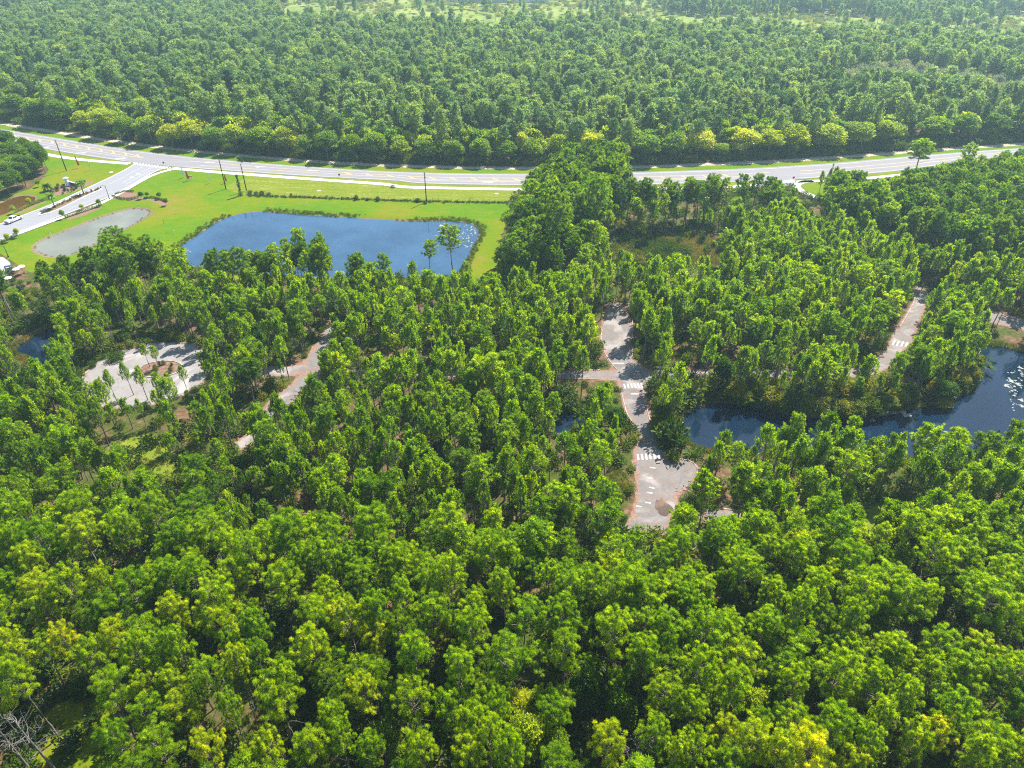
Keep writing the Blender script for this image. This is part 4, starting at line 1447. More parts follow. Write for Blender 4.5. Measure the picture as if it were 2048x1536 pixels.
# the rest of the south forest as one mass: middle-distance meshes
RMID = MID[rest_mid]
rr_ = np.array(rest_round) if len(rest_round) else np.zeros((0, 5))
P_ = np.concatenate([RMID[:, :2], rr_[:, :2]]) if len(rr_) else RMID[:, :2]
H_ = np.concatenate([RMID[:, 2], rr_[:, 2]]); C_ = np.concatenate([RMID[:, 3], rr_[:, 3]])
isr = np.concatenate([RMID[:, 4] > .5, np.ones(len(rr_), bool)])
T_ = np.concatenate([RMID[:, 5], rr_[:, 4]])
isr |= (rng.uniform(size=len(isr)) < .24)
var = np.where(isr, len(YM) + rng.integers(0, len(RM), len(P_)), rng.integers(0, len(YM), len(P_)))
ph = np.where(isr, 15.0, 11.0); pc_ = np.where(isr, 3.4, 2.3)
pts, sc, ro = pack(P_, H_, C_ / pc_ * 1.05, None, ph, rng)
scatter('pine_forest', 'dense young pine forest filling the middle of the picture', pts, sc, ro, T_, var, [list(p) for p in YM + RM], 'stuff')

# far forest beyond the highway
c = poisson(-760, 820, 230, 1150, 5.7, rng, 1.3)
dy = c[:, 1] - hw_line_y(c[:, 0])
fieldline = field_edge(c[:, 0])
q0 = proj(np.concatenate([c, np.zeros((len(c), 1))], 1))
lf = lowfreq(c, 0.02, 21); lf2 = lowfreq(c, 0.07, 22)
th = rng.uniform(size=len(c))
ok = (dy > 8.5) & (q0[:, 0] > -120) & (q0[:, 0] < 2170)
ok &= (c[:, 1] < fieldline) | (th < 0.025 + 0.22 * (lowfreq(c, .03, 31) > .25)) | ((c[:, 0] > 150) & (c[:, 1] > 735 + 10 * np.sin(c[:, 0] * .03)) & (c[:, 1] < 930))
ok &= ~((lf2 < -.42) & (th < .5))
palez = inside(np.array([(1630, 190), (1700, 168), (1800, 160), (1900, 175), (2060, 205), (2060, 232), (1900, 214), (1780, 212), (1660, 206)], float), q0[:, :2])
c = c[ok]; dy = dy[ok]; lf = lf[ok]; lf2 = lf2[ok]; palez = palez[ok]; n = len(c)
u = rng.uniform(size=n)
broad = ((u < 0.13 + 0.10 * (lf2 > .3)) | ((dy < 26) & (u < .72)) | ((dy < 60) & (c[:, 0] < -30) & (u < .55)))
hh = np.where(broad, rng.uniform(8.0, 12.5, n), rng.uniform(10.5, 19.5, n)) * (1 + 0.12 * lf)
hh = np.where(palez, rng.uniform(9, 13, n), hh)
front_ = np.clip(1 - dy / 50, 0, 1)
tint = np.where(broad, np.clip(.28 + .62 * front_ + rng.normal(size=n) * .18, 0, 1), np.clip(.42 + .13 * lf2 + rng.normal(size=n) * .16, 0, .8))
cr_ = np.where(broad, hh * rng.uniform(.27, .42, n), hh * rng.uniform(.18, .26, n))
nb = len(FA); 
var = np.where(palez, nb + len(BF) + rng.integers(0, len(PALE), n), np.where(broad, nb + rng.integers(0, len(BF), n), rng.integers(0, nb, n)))
ph = np.where(palez, 9.0, np.where(broad, 10.0, 15.0)); pcr = np.where(palez, 5.0, np.where(broad, 3.6, 2.95))
cr_ = np.where(palez, rng.uniform(3.6, 5, n), cr_)
pts, sc, ro = pack(c, hh, cr_ / pcr, None, ph, rng, .025)
# keep the front row of leafy trees for individuals
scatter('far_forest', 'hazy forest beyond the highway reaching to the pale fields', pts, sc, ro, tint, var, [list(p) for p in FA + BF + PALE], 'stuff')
print('far forest', n)

# ------------------------------------------------------------------ undergrowth
c = poisson(-230, 300, 35, 300, 2.3, rng, 1.2)
q0 = proj(np.concatenate([c, np.zeros((len(c), 1))], 1))
c = c[(q0[:, 0] > -80) & (q0[:, 0] < 2130)]
ok = np.ones(len(c), bool)
for pd in PONDS:
    ok &= sdf(pd, c) < -0.6
for r_ in ROADS:
    ok &= sdf(r_, c) < -0.5
for lp in (lawn_poly, lawn2, curve_lawn, median):
    ok &= ~inside(lp, c)
ok &= (c[:, 1] < np.interp(c[:, 0], hwS[:, 0], hwS[:, 1]) - 6.5)
ok &= ~((c[:, 0] < at(60, 500)[0]) & (c[:, 1] > at(60, 600)[1]))
for ln_ in (drL, drR):
    ok &= ~((seg_dist(ln_, c) < 9) & (c[:, 0] < -60))
lf = lowfreq(c, 0.09, 41); lf2 = lowfreq(c, .3, 42); u = rng.uniform(size=len(c))
ok &= (u < np.where(c[:, 1] < 85, .85, .58) + 0.9 * lf)
for cp in CLEAR:
    ok &= ~(inside(cp, c) & (u > .22))
c = c[ok]; n = len(c); lf2 = lf2[ok]
pd_ = np.max([sdf(p, c) for p in PONDS], 0)
hs = rng.uniform(.5, 1.9, n) * (1 + .9 * (pd_ > -5)) * np.where(c[:, 1] < 85, 1.35, 1) * (1 + .5 * lf2)
pts = np.concatenate([c, np.zeros((n, 1))], 1)
sc = np.stack([hs * rng.uniform(.8, 1.3, n), hs * rng.uniform(.8, 1.3, n), hs * rng.uniform(.6, 1.2, n)], 1)
ro = np.stack([np.zeros(n), np.zeros(n), rng.uniform(0, 6.28, n)], 1)
tint = np.clip(.35 + .25 * lf2 + rng.normal(size=n) * .2, 0, 1)
scatter('undergrowth', 'low green undergrowth between the pine trunks', pts, sc, ro, tint, rng.integers(0, 4, n), [[b] for b in BU])
# scrub under the far forest's front edge
xs = rng.uniform(-330, 400, 1500)
c = np.stack([xs, hw_line_y(xs) + 3.2 + rng.uniform(0, 1, 1500) ** 1.5 * 14], 1)
n = len(c); hs = rng.uniform(.9, 2.8, n)
pts = np.concatenate([c, np.zeros((n, 1))], 1)
sc = np.stack([hs * 1.2, hs * 1.2, hs * rng.uniform(.8, 1.3, n)], 1)
ro = np.stack([np.zeros(n), np.zeros(n), rng.uniform(0, 6.28, n)], 1)
scatter('roadside_scrub', 'thick scrub along the front of the far forest', pts, sc, ro, np.clip(rng.normal(.4, .25, n), 0, 1), rng.integers(0, 4, n), [[b] for b in BU])

xs = rng.uniform(-420, 620, 9000); c = np.stack([xs, field_edge(xs) - 6 + rng.uniform(0, 330, 9000)], 1)
c = c[lowfreq(c, .04, 61) + rng.normal(size=len(c)) * .25 > -.1]
n = len(c); hs = rng.uniform(.6, 2.4, n)
scatter('field_scrub', 'bright scrub dotted over the far fields', np.concatenate([c, np.zeros((n, 1))], 1), np.stack([hs * 1.4, hs * 1.4, hs], 1), np.stack([np.zeros(n), np.zeros(n), rng.uniform(0, 6.28, n)], 1), np.clip(rng.normal(.85, .2, n), 0, 1), rng.integers(0, 4, n), [[b] for b in BU])

# tall grass: pond fringes, fence line, marsh clearing
def grass_clump(seed, mat):
    r = np.random.default_rng(seed); n = 70
    P = np.concatenate([r.normal(size=(n, 2)) * .35, np.zeros((n, 1))], 1)
    D = unit(np.concatenate([r.normal(size=(n, 2)) * .32, np.ones((n, 1))], 1))
    return blades_mesh('grass_clump', P, D, r.uniform(.5, 1.0, n), np.full(n, .07), r.uniform(.2, .8, n), r, mat)


M['reeds'] = foliage('tall_grass', (0.045, 0.11, 0.006), (0.13, 0.19, 0.010), (0.34, 0.26, 0.10), 0.4, 1.0)
GC = [grass_clump(800 + s, M['reeds']) for s in range(3)]
P_ = []; S_ = []; T_ = []
for k, (pd, dens, wid, hgt, tn) in enumerate(((blue, 4.5, 2.6, .62, .5), (grey, .6, .8, .4, .9), (canal, 6, 1.2, .9, .8), (lake, 5, 1.3, .9, .62), (puddle, 6, 1.0, .8, .5))):
    ln = np.concatenate([pd, pd[:1]]); m = int(length(ln) * dens)
    q = resample(ln, m); cc = pd.mean(0)
    o_ = rng.uniform(.2, 1, m) ** 1.3 * wid
    nrm = unit(offset(q, 1.0) - q)
    sgn = np.where(inside(pd, q[m // 3:m // 3 + 1] + nrm[m // 3:m // 3 + 1] * .5), -1, 1)[0]
    q = q + nrm * (o_ * sgn)[:, None] + rng.normal(size=q.shape) * .2
    keepm = lowfreq(q, .25, 50 + k) > -.25
    q = q[keepm]
    P_.append(np.concatenate([q, pond_drop(q)[:, None]], 1)); S_.append(hgt * rng.uniform(.5, 1.3, len(q))); T_.append(np.clip(rng.normal(tn, .15, len(q)), 0, 1))
fl = poly_at([(497, 392), (560, 393.5), (678, 398), (848, 403.5), (1018, 406)])
q = resample(fl, 420) + rng.normal(size=(420, 2)) * .45
P_.append(np.concatenate([q, np.zeros((420, 1))], 1)); S_.append(rng.uniform(.3, .8, 420)); T_.append(np.clip(rng.normal(.25, .15, 420), 0, 1))
mm = rng.uniform(marsh.min(0), marsh.max(0), (2600, 2)); mm = mm[inside(marsh, mm)]
P_.append(np.concatenate([mm, np.zeros((len(mm), 1))], 1)); S_.append(rng.uniform(.5, 1.4, len(mm))); T_.append(np.clip(rng.normal(.8, .18, len(mm)) - .5 * (lowfreq(mm, .2, 3) > .2), 0, 1))
for cp in CLEAR:
    mm = rng.uniform(cp.min(0) - 2, cp.max(0) + 2, (420, 2)); mm = mm[(sdf(cp, mm) + 2.5 * lowfreq(mm, .5, 9) > -.5)]
    mm = mm[(lowfreq(mm, .35, 8) > -.1)]; mm = mm[np.min([-sdf(r_, mm) for r_ in ROADS], 0) > .3]
    P_.append(np.concatenate([mm, np.zeros((len(mm), 1))], 1)); S_.append(rng.uniform(.2, .6, len(mm))); T_.append(np.clip(rng.normal(.7, .2, len(mm)), 0, 1))
P_ = np.concatenate(P_); S_ = np.concatenate(S_); T_ = np.concatenate(T_); n = len(P_)
scatter('tall_grass', 'tall grass fringing the ponds and filling the clearings', P_, np.stack([S_ * 1.1, S_ * 1.1, S_], 1), np.stack([np.zeros(n), np.zeros(n), rng.uniform(0, 6.28, n)], 1), T_, rng.integers(0, 3, n), [[g_] for g_ in GC])

# ------------------------------------------------------------------ haze
hz = MB().box((0, 800, 58), (3600, 3400, 122)).build('haze', None or M['white'])
hz.data.materials.clear()
m, n_, out = mat_new('haze_air')
pv = n_.nodes.new('ShaderNodeVolumePrincipled')
pv.inputs['Density'].default_value = 0.00023
pv.inputs['Color'].default_value = (0.62, 0.92, 1.0, 1)
pv.inputs['Anisotropy'].default_value = 0.3
n_.links.new(pv.outputs[0], out.inputs['Volume'])
hz.data.materials.append(m)
tag(hz, 'thin pale haze in the air', kind='stuff')

# ------------------------------------------------------------------ leafy trees set along the highway's far edge (individuals)
def near_label(x):
    marks = [(113, 'first utility pole'), (200, 'entrance road mouth'), (288, 'yellow median tip'), (328, 'small stop sign'), (440, 'second utility pole'), (482, 'vine-clad post'), (679, 'round roadside sign'), (850, 'last utility pole'),
             (1100, 'very tall dark pine'), (1190, 'flat-topped tall pine'), (1410, 'pines before the highway'), (1575, 'side driveway crossing'), (1669, 'lone dark pole'), (1822, 'umbrella-shaped pine'), (1915, 'round-headed pine')]
    return min(marks, key=lambda m: abs(m[0] - x))[1]


EDGE = [(22, 244, 30, .2), (70, 256, 30, .25), (118, 262, 34, .22), (160, 272, 22, .62), (205, 281, 34, .68), (250, 289, 26, .3), (292, 294, 30, .55), (335, 302, 26, .75), (375, 303, 34, .65), (425, 309, 28, .4), (468, 312, 30, .72), (520, 317, 34, .35),
        (566, 317, 30, .82), (606, 322, 24, .3), (650, 327, 30, .25), (700, 329, 26, .2), (745, 330, 30, .3), (798, 333, 24, .55), (850, 333, 28, .2), (905, 334, 26, .25), (958, 335, 26, .4), (1010, 335, 26, .3), (1062, 335, 24, .55), (1120, 335, 30, .5),
        (1178, 334, 34, .8), (1235, 334, 26, .5), (1290, 334, 34, .35), (1345, 330, 30, .4), (1395, 326, 34, .92), (1442, 326, 20, .5), (1490, 324, 36, .88), (1540, 322, 32, .6), (1590, 318, 34, .58), (1655, 314, 46, .78), (1715, 309, 40, .62), (1775, 305, 34, .5),
        (1868, 296, 38, .45), (1925, 292, 30, .3), (1985, 288, 36, .15), (2040, 284, 36, .15)]
for k, (x, y, rp, ti) in enumerate(EDGE):
    b = at(x, y - 1)
    dz = proj([[b[0], b[1], 6]])[0, 2]
    cr = rp * 1.0 * dz / FPX
    h = min(cr * rng.uniform(1.7, 2.2), 12.5)
    b = (b[0] + .5, b[1] + 2.0 + cr * .45)
    px = 'golden' if ti > .85 else ('lime green' if ti > .6 else ('mid green' if ti > .38 else 'dark green'))
    o = tree('leafy_tree', 'tree', '%s %s tree fronting the far forest, %s from left' % ('broad' if rp > 32 else ('rounded' if rp > 27 else 'small'), px, ORD[k]), 'leafy trees lining the far side of the highway',
         BR[(k * 2) % 5], b, (cr / 3.9, cr / 3.9, h / 10), rng.uniform(0, 6.28), min(1, ti + .18))

# wooded corner at the far left, dark oak, waxy shrub trees round the lake
CORNER = [(86, 330, 13, .2), (95, 338, 12, .35), (74, 352, 18, .3), (30, 365, 22, .4), (55, 355, 22, .25), (-40, 330, 30, .3), (25, 308, 20, .35), (0, 300, 22, .3), (58, 312, 14, .25), (20, 345, 24, .2), (-8, 384, 26, .3), (40, 378, 16, .4), (-20, 372, 30, .2), (8, 360, 26, .5), (38, 352, 24, .5), (68, 345, 22, .35), (92, 346, 16, .3), (20, 388, 26, .15), (-10, 400, 30, .55), (52, 372, 22, .2), (12, 330, 24, .35), (40, 325, 22, .45), (72, 322, 18, .25), (-25, 345, 30, .3), (-5, 312, 26, .2), (60, 340, 20, .45), (84, 334, 15, .5)]
for k, (x, y, rp, ti) in enumerate(CORNER):
    b = at(x, y); dz = proj([[b[0], b[1], 5]])[0, 2]; cr = rp * dz / FPX
    tree('leafy_tree', 'tree', '%s tree in the wooded corner above the brown pond, %s from the lawn' % ('pale green' if ti > .4 else 'dark green', ORD[len(CORNER) - 1 - k]), 'leafy trees of the wooded corner', BR[(k * 3 + 1) % 5], b, (cr / 3.9, cr / 3.9, rng.uniform(.75, 1.05)), rng.uniform(0, 6.28), ti)
for k, (x, y, rp, hh_, ti, lb) in enumerate([(1700, 440, 46, 12, .12, 'broad dark oak behind the curving path'), (1690, 412, 34, 10, .22, 'mid green oak between the curving path and the broad dark oak'), (1735, 420, 30, 9, .15, 'lower dark oak touching the right side of the broad oak'),
                                   (985, 1100, 26, 9, .3, 'rounded green hardwood poking through the pines below centre'), (1845, 742, 45, 7, .2, 'spreading grey-green tree beside the striped old road and lake'), (1440, 780, 22, 9, .05, 'dense dark cedar standing at the lake\'s upper left corner'),
                                   (1880, 800, 30, 5, .15, 'dark leafy tree on the lake point'), (1228, 870, 26, 7, .1, 'dark round tree left of the abandoned road near the pool'), (1320, 850, 24, 7, .3, 'green tree squeezed between the abandoned road and the lake')]):
    b = at(x, y); dz = proj([[b[0], b[1], 5]])[0, 2]; cr = rp * dz / FPX
    tree('leafy_tree', 'tree', lb, 'single leafy trees', BR[k % 5], b, (cr / 3.9, cr / 3.9, hh_ / 10), rng.uniform(0, 6.28), ti)


def bush(label, group, x, y, rp, h, ti, name='shrub', cat='shrub', near=True, z=0.0, loc=None):
    b = loc if loc is not None else at(x, y)
    dz = proj([[b[0], b[1], 1]])[0, 2]; cr = rp * dz / FPX
    m_ = (BBIG if h > 2.5 else (BUN if near else BU))[rng.integers(0, 4)]
    o = bpy.data.objects.new(name, m_); COL.objects.link(o)
    o.location = (b[0], b[1], z); o.scale = (cr / .95, cr / .95, h); o.rotation_euler = (0, 0, rng.uniform(0, 6.28))
    o['tint'] = float(ti)
    return tag(o, label, cat, group)


LAKEB = [(1468, 798, 20), (1492, 806, 20), (1516, 803, 22), (1540, 815, 22), (1562, 820, 20), (1585, 818, 22), (1608, 826, 22), (1632, 826, 24), (1655, 824, 22), (1680, 832, 20), (1703, 830, 22), (1725, 822, 24), (1748, 824, 22), (1770, 816, 22), (1790, 808, 20), (1808, 798, 20),
         (1600, 800, 22), (1640, 800, 24), (1690, 800, 26), (1735, 795, 26), (1775, 785, 24), (1545, 790, 20), (1500, 780, 18), (1915, 770, 20), (1935, 755, 20), (1940, 730, 20), (1925, 712, 20), (1905, 760, 22), (1900, 735, 22), (1890, 785, 16), (1862, 795, 14), (1942, 770, 9)]
for k, (x, y, rp) in enumerate(LAKEB):
    b = at(x, y); cr = rp * 1.2 * proj([[b[0], b[1], 2]])[0, 2] / FPX
    tree('wax_myrtle', 'bush', '%s wax myrtle on the lake\'s upper bank, %s from its left end' % ('olive' if k % 2 else 'yellowish', ORD[k]), 'wax myrtles on the lake bank', MYR[k % 4], b, (cr / 2.3, cr / 2.3, rng.uniform(.75, 1.15)), rng.uniform(0, 6.28), rng.uniform(.5, .95))
for k, (x, y, rp, h, ti, lb) in enumerate([(1374, 722, 16, 2.2, .6, 'round yellow-green bush in the clearing right of the abandoned road'), (1258, 985, 14, 1.8, .7, 'bright bush at the abandoned road\'s left edge'), (1345, 918, 18, 1.5, .75, 'lime bush above the flared slab of the abandoned road'),
                                 (1400, 1010, 22, 2, .35, 'dark bush between flared slab and lower slab'), (1380, 1000, 12, 1.6, .5, 'small bush on the flared slab\'s right edge'), (1240, 1000, 14, 1.2, .6, 'low bush left of the abandoned road'), (490, 745, 40, 3.2, .2, 'dark thicket right of the turning circle'), (455, 792, 34, 2.6, .3, 'thicket below the turning circle'),
                                 (1885, 812, 22, 1.6, .85, 'golden bush on the lake point'), (235, 720, 20, 2.0, .5, 'green bush behind the turning circle'), (205, 700, 24, 2.2, .6, 'leafy bush at the back left of the turning circle')]):
    bush(lb, None, x, y, rp, h, ti)

for k in range(26):
    a_ = k * 2 * math.pi / 26 + rng.uniform(-.1, .1)
    p = CDS_C + np.array([math.cos(a_), .92 * math.sin(a_)]) * (CDS_R + rng.uniform(-.5, 1.6))
    if rng.uniform() < .75:
        bush('weedy bush on the turning circle\'s rim, %s round it from the lane' % ORD[k], 'bushes round the turning circle', 0, 0, rng.uniform(5, 12), rng.uniform(.7, 2.0), rng.uniform(.2, .8), loc=p)
for k in range(7):
    p = isl.mean(0) + rng.uniform(-1, 1, 2) * np.array([3.6, 2.4])
    bush('scruffy shrub on the turning circle\'s island, %s counted across' % ORD[k], 'shrubs on the circle island', 0, 0, rng.uniform(3, 7), rng.uniform(.5, 1.3), rng.uniform(.2, .8), loc=p)

# ------------------------------------------------------------------ entrance planting
def small_tree(x, y, cx, cy, rp, ti, lb):
    b = at(x, y)
    hz_ = 0.5
    for _ in range(30):
        if proj([[b[0], b[1], hz_]])[0, 1] > cy: hz_ += .15
    cr = rp * proj([[b[0], b[1], hz_]])[0, 2] / FPX
    return tree('young_tree', 'tree', lb, 'young trees planted around the entrance', BR[int(x) % 5], b, (cr / 3.9, cr / 3.9, hz_ * 1.6 / 10), rng.uniform(0, 6.28), ti)


for t in [(127.7, 438, 124, 426, 7, .6, 'young yellow-green tree at the lower end of the sidewalk hedge'), (165, 420, 163.5, 412.6, 7, .85, 'golden young tree midway along the sidewalk hedge'), (200, 413, 198, 403, 7, .55, 'young green tree at the upper end of the sidewalk hedge'),
          (37, 475, 33, 463, 7, .95, 'orange-tinted young tree below the white pickup'), (18, 484, 15, 474, 8, .9, 'orange-tinted young tree nearest the plaza'), (60, 411, 58, 401, 7, .85, 'golden young tree on the brown pond\'s tip'), (29, 427, 27, 417, 8, .92, 'golden young tree between brown pond and entrance road'),
          (46, 374, 43, 361, 8, .6, 'bright young tree on the lawn before the wooded corner'), (78, 374, 75, 366, 7, .55, 'bright young tree left of the white sign tower'), (284, 398, 284, 389, 8, .1, 'dark round young tree at the end of the mulch bed'), (296, 396, 296, 388, 6, .6, 'pale young tree beside the dark round one'),
          (320, 398, 320, 389, 7, .25, 'young tree above the end of the staked hedge'), (333, 411, 332, 402, 8, .35, 'young tree at the tip of the staked hedge')]:
    small_tree(t[0], t[1], t[2], t[3], t[4] * .8, t[5], t[6])
HED = [('beside the sidewalk', [(132, 436), (150, 430), (170, 423), (188, 417), (203, 412)], 17, .85, .72), ('beside the brown pond', [(34, 424), (50, 417), (70, 408), (92, 400)], 15, .9, .8), ('by the plaza', [(0, 488), (12, 482), (26, 476), (34, 472)], 8, 1.0, .5),
       ('on the mulch bed\'s near rim', [(226, 394), (245, 399), (262, 400), (276, 396)], 12, .75, .45), ('in the arc of the staked hedge', [(290, 396), (305, 396), (320, 399), (330, 403)], 13, .6, .5), ('on the mulch bed\'s far rim', [(232, 389), (250, 383), (266, 384)], 9, .6, .4)]
for nm, ln, m, h, tn in HED:
    q = resample(poly_at(ln), m)
    for k in range(m):
        bush('low clipped shrub %s, %s from its left end' % (nm, ORD[k]), 'hedge shrubs ' + nm, 0, 0, 2.9 + rng.uniform(-.4, .5), h * rng.uniform(.8, 1.2), np.clip(tn + rng.normal() * .12, 0, 1), 'hedge_shrub', 'shrub', False, 0.02, loc=q[k])
mq = resample(poly_at([(84, 428), (100, 421.5), (120, 411), (150, 397), (175, 387), (198, 378)]), 34)
for k, p in enumerate(mq):
    bush('low shrub in the median bed, %s from its lower end' % ORD[k], 'shrubs of the median bed', 0, 0, rng.uniform(1.8, 3.0), rng.uniform(.45, .9), rng.uniform(.1, .75), 'median_shrub', 'shrub', False, .1, loc=p + rng.normal(size=2) * .3)
k = 0
for _ in range(400):
    p = rng.uniform(bed2.min(0), bed2.max(0))
    if inside(bed2, p[None])[0] and k < 38:
        px = proj([[p[0], p[1], 0]])[0]
        if 131 < px[0] < 150 and px[1] < 375: continue
        bush('dark green shrub in the bed before the white sign tower, %s planted' % ORD[k], 'shrubs around the sign tower', 0, 0, rng.uniform(2, 3.6), rng.uniform(.5, 1.2), rng.uniform(.0, .5), 'bed_shrub', 'shrub', False, .02, loc=p); k += 1
for k, (x, y, rp, h) in enumerate([(500, 388, 7, 1.2), (512, 389, 6, 1.0), (524, 389, 8, 1.3), (538, 390, 6, .9), (582, 392, 3, .9), (713, 400, 5, 1.8), (735, 401, 4, .8), (756, 402, 5, 1.6), (836, 404, 6, 1.3), (851, 408, 5, .9)]):
    bush('dark weedy bush on the fence line across the lawn, %s from the vine-clad post' % ORD[k], 'bushes along the lawn fence', x, y, rp, h, .12, 'fence_bush', 'bush', True)


# ------------------------------------------------------------------ palms
def palm(x, y, tx, ty, lb, ti):
    b = at(x, y)
    h = 1.0
    while proj([[b[0], b[1], h]])[0, 1] > ty and h < 12: h += .1
    r = thing('palm_tree', lb, 'palm tree', b, 0, 'palms of the entrance road')
    MB().tube([(0, 0, 0), (.05, 0, h * .5), (0, .05, h)], [.24, .19, .2], 10).build('trunk', M['bark'], r, True)
    mb = MB()
    for i in range(26):
        az = i * 2.399; el = rng.uniform(-.3, 1.1)
        d = np.array([math.cos(az) * math.cos(el), math.sin(az) * math.cos(el), math.sin(el)])
        L = rng.uniform(1.9, 2.5); sd_ = np.array([-math.sin(az), math.cos(az), 0])
        P = [np.array([0, 0, h]) + d * L * t + np.array([0, 0, -1.1]) * t * t * L * .45 for t in (0, .25, .5, .75, 1)]
        wd = [.08, .34, .42, .32, .03]
        vs = []
        for p, w_ in zip(P, wd):
            vs += [p - sd_ * w_ + [0, 0, -w_ * .5], p + [0, 0, 0.02], p + sd_ * w_ + [0, 0, -w_ * .5]]
        fs = []
        for j in range(4):
            fs += [(3 * j, 3 * j + 1, 3 * j + 4, 3 * j + 3), (3 * j + 1, 3 * j + 2, 3 * j + 5, 3 * j + 4)]
        mb.add(vs, fs)
    o = mb.build('fronds', M['leaves'], r); o['tint'] = ti
    a = o.data.attributes.new('v', 'FLOAT', 'FACE'); a.data.foreach_set('value', np.full(len(o.data.polygons), .5, np.float32))


palm(168, 389, 160, 366, 'taller palm in the median bed near the white sign tower', .45)
palm(110, 416, 102, 390, 'palm in the median bed above the white pickup', .5)
palm(97, 382, 96, 371, 'short palm in the shrub bed left of the white sign tower', .15)


# ------------------------------------------------------------------ poles, lamps, signs, flags
def height_to(b, ty, hmax=20):
    h = .5
    while proj([[b[0], b[1], h]])[0, 1] > ty and h < hmax: h += .05
    return h


for (x, y, ty, lb, arm) in [(133, 341.5, 280, 'dark timber utility pole on the lawn beside the entrance road', 1), (452, 378, 319, 'dark timber utility pole standing behind the red feather flag on the lawn', 1), (493, 381, 328, 'dark utility pole just right of the vine-clad post', 0),
                            (853, 404, 345, 'dark utility pole on the lawn fence line above the blue pond', 1), (1650, 394, 327, 'dark pole rising out of the slim pines by the curving path', 1)]:
    b = at(x, y); h = height_to(b, ty)
    r = thing('utility_pole', lb, 'utility pole', b, 0, 'utility poles south of the highway')
    MB().tube([(0, 0, -.1), (0, 0, h * .5), (0, 0, h)], [.21, .18, .14], 10).build('pole', M['timber'], r, True)
    if arm:
        MB().tube([(-.5, .15, h - .35), (.5, .15, h - .35)], [.045, .045], 6).build('crossarm', M['timber'], r)
        MB().lathe([(.07, 0), (.16, .04), (.18, .5), (.12, .56), (.05, .6)], 12, (.26, -.1, h - 1.9)).build('transformer', M['steel'], r, True)
    ins = MB()
    for s in (-.45, .45) if arm else (0,):
        ins.lathe([(.03, 0), (.06, .05), (.04, .12), (.06, .16), (.02, .22)], 8, (s, .15 if arm else 0, h - .3 if arm else h))
    ins.build('insulator', M['white'], r, True)

# vine-clad post
b = at(482, 391); h = height_to(b, 349)
r = thing('vine_clad_post', 'tall dark post wrapped in green vines at the start of the fence line', 'post', b)
MB().tube([(0, 0, 0), (0, 0, h)], [.16, .12], 8).build('post', M['timber'], r)
n = 900; zz = rng.uniform(0, 1, n); aa = rng.uniform(0, 6.28, n)
ra = (.55 + .35 * np.sin(zz * 14)) * (1 - .6 * zz) * rng.uniform(.4, 1, n) * 1.3
vm = blades_mesh('vines', np.stack([ra * np.cos(aa), ra * np.sin(aa), zz * h * .97], 1), unit(rng.normal(size=(n, 3)) + [0, 0, .3]), np.full(n, .34), np.full(n, .22), rng.uniform(.2, .8, n), rng, M['leaves'])
o = bpy.data.objects.new('vines', vm); COL.objects.link(o); o.parent = r; o['tint'] = .15


def lamp(x, y, ty, lb, sgn=-1):
    b = at(x, y); h = height_to(b, ty)
    r = thing('street_lamp', lb, 'street lamp', b, 0, 'black street lamps of the entrance')
    MB().lathe([(.22, 0), (.22, .35), (.12, .5), (.10, 1.2), (.07, h - .05), (.09, h), (.02, h + .2)], 12).build('pole', M['black_metal'], r, True)
    MB().tube([(0, 0, h - .3), (sgn * .6, 0, h + .12), (sgn * 1.5, 0, h + .05), (sgn * 1.75, 0, h - .15)], [.05, .05, .045, .04], 8).build('arm', M['black_metal'], r, True)
    hd = MB().lathe([(.06, .35), (.12, .28), (.36, .05), (.38, 0)][::-1], 14, (sgn * 1.75, 0, h - .55)).build('lamp_head', M['black_metal'], r, True)
    MB().lathe([(.10, -.22), (.24, -.12), (.28, 0)], 12, (sgn * 1.75, 0, h - .56)).build('globe', M['glasslamp'], hd, True)


lamp(219, 398, 372, 'black arm lamp on the sidewalk at the median\'s upper end')
lamp(108, 397, 373, 'black arm lamp between the brown pond and the sign bed')
lamp(17, 514, 493, 'black arm lamp at the plaza\'s lawn edge')


def feather(x, y, ty, w, m_, lb, cat='flag', name='feather_flag', sgn=1):
    b = at(x, y); h = height_to(b, ty, 8)
    r = thing(name, lb, cat, b, 0, 'feather flags on the lawn')
    MB().tube([(0, 0, 0), (.01, 0, h * .6), (.12 * sgn, 0, h)], [.035, .03, .015], 6).build('pole', M['steel'], r)
    mb = MB(); vs = []
    K = 8
    for i in range(K + 1):
        t = i / K; z = h * (.22 + .78 * t)
        ww = w * (1 - .75 * t ** 3) * (0.9 + .1 * math.sin(t * 9))
        yo = .08 * math.sin(t * 7)
        for yy in (-.012, .012):
            vs += [(.03 + .1 * sgn * t * t, yo + yy, z), (.03 + .1 * sgn * t * t + ww * sgn, yo * 1.6 + yy, z - .1)]
    fs = []
    for i in range(K):
        a = 4 * i
        fs += [(a, a + 1, a + 5, a + 4), (a + 2, a + 6, a + 7, a + 3), (a + 1, a + 3, a + 7, a + 5), (a, a + 4, a + 6, a + 2)]
    mb.add(vs, fs).build('flag_cloth', m_, r)


feather(157, 336, 311, .75, M['redflag'], 'orange-red feather flag on the lawn left of the entrance road')
feather(181, 341, 318, .35, M['white'], 'slim white feather flag left of the entrance road')
feather(367, 355, 333, .7, M['white'], 'white feather flag at the sidewalk corner right of the entrance')
feather(375, 362, 341, 1.0, M['redflag'], 'red feather flag standing next to the white one at the corner')
feather(421, 366, 345, .35, M['white'], 'thin white feather flag alone on the lawn near the sidewalk')
feather(451, 366, 347, .7, M['redflag'], 'red feather flag half behind the utility pole')

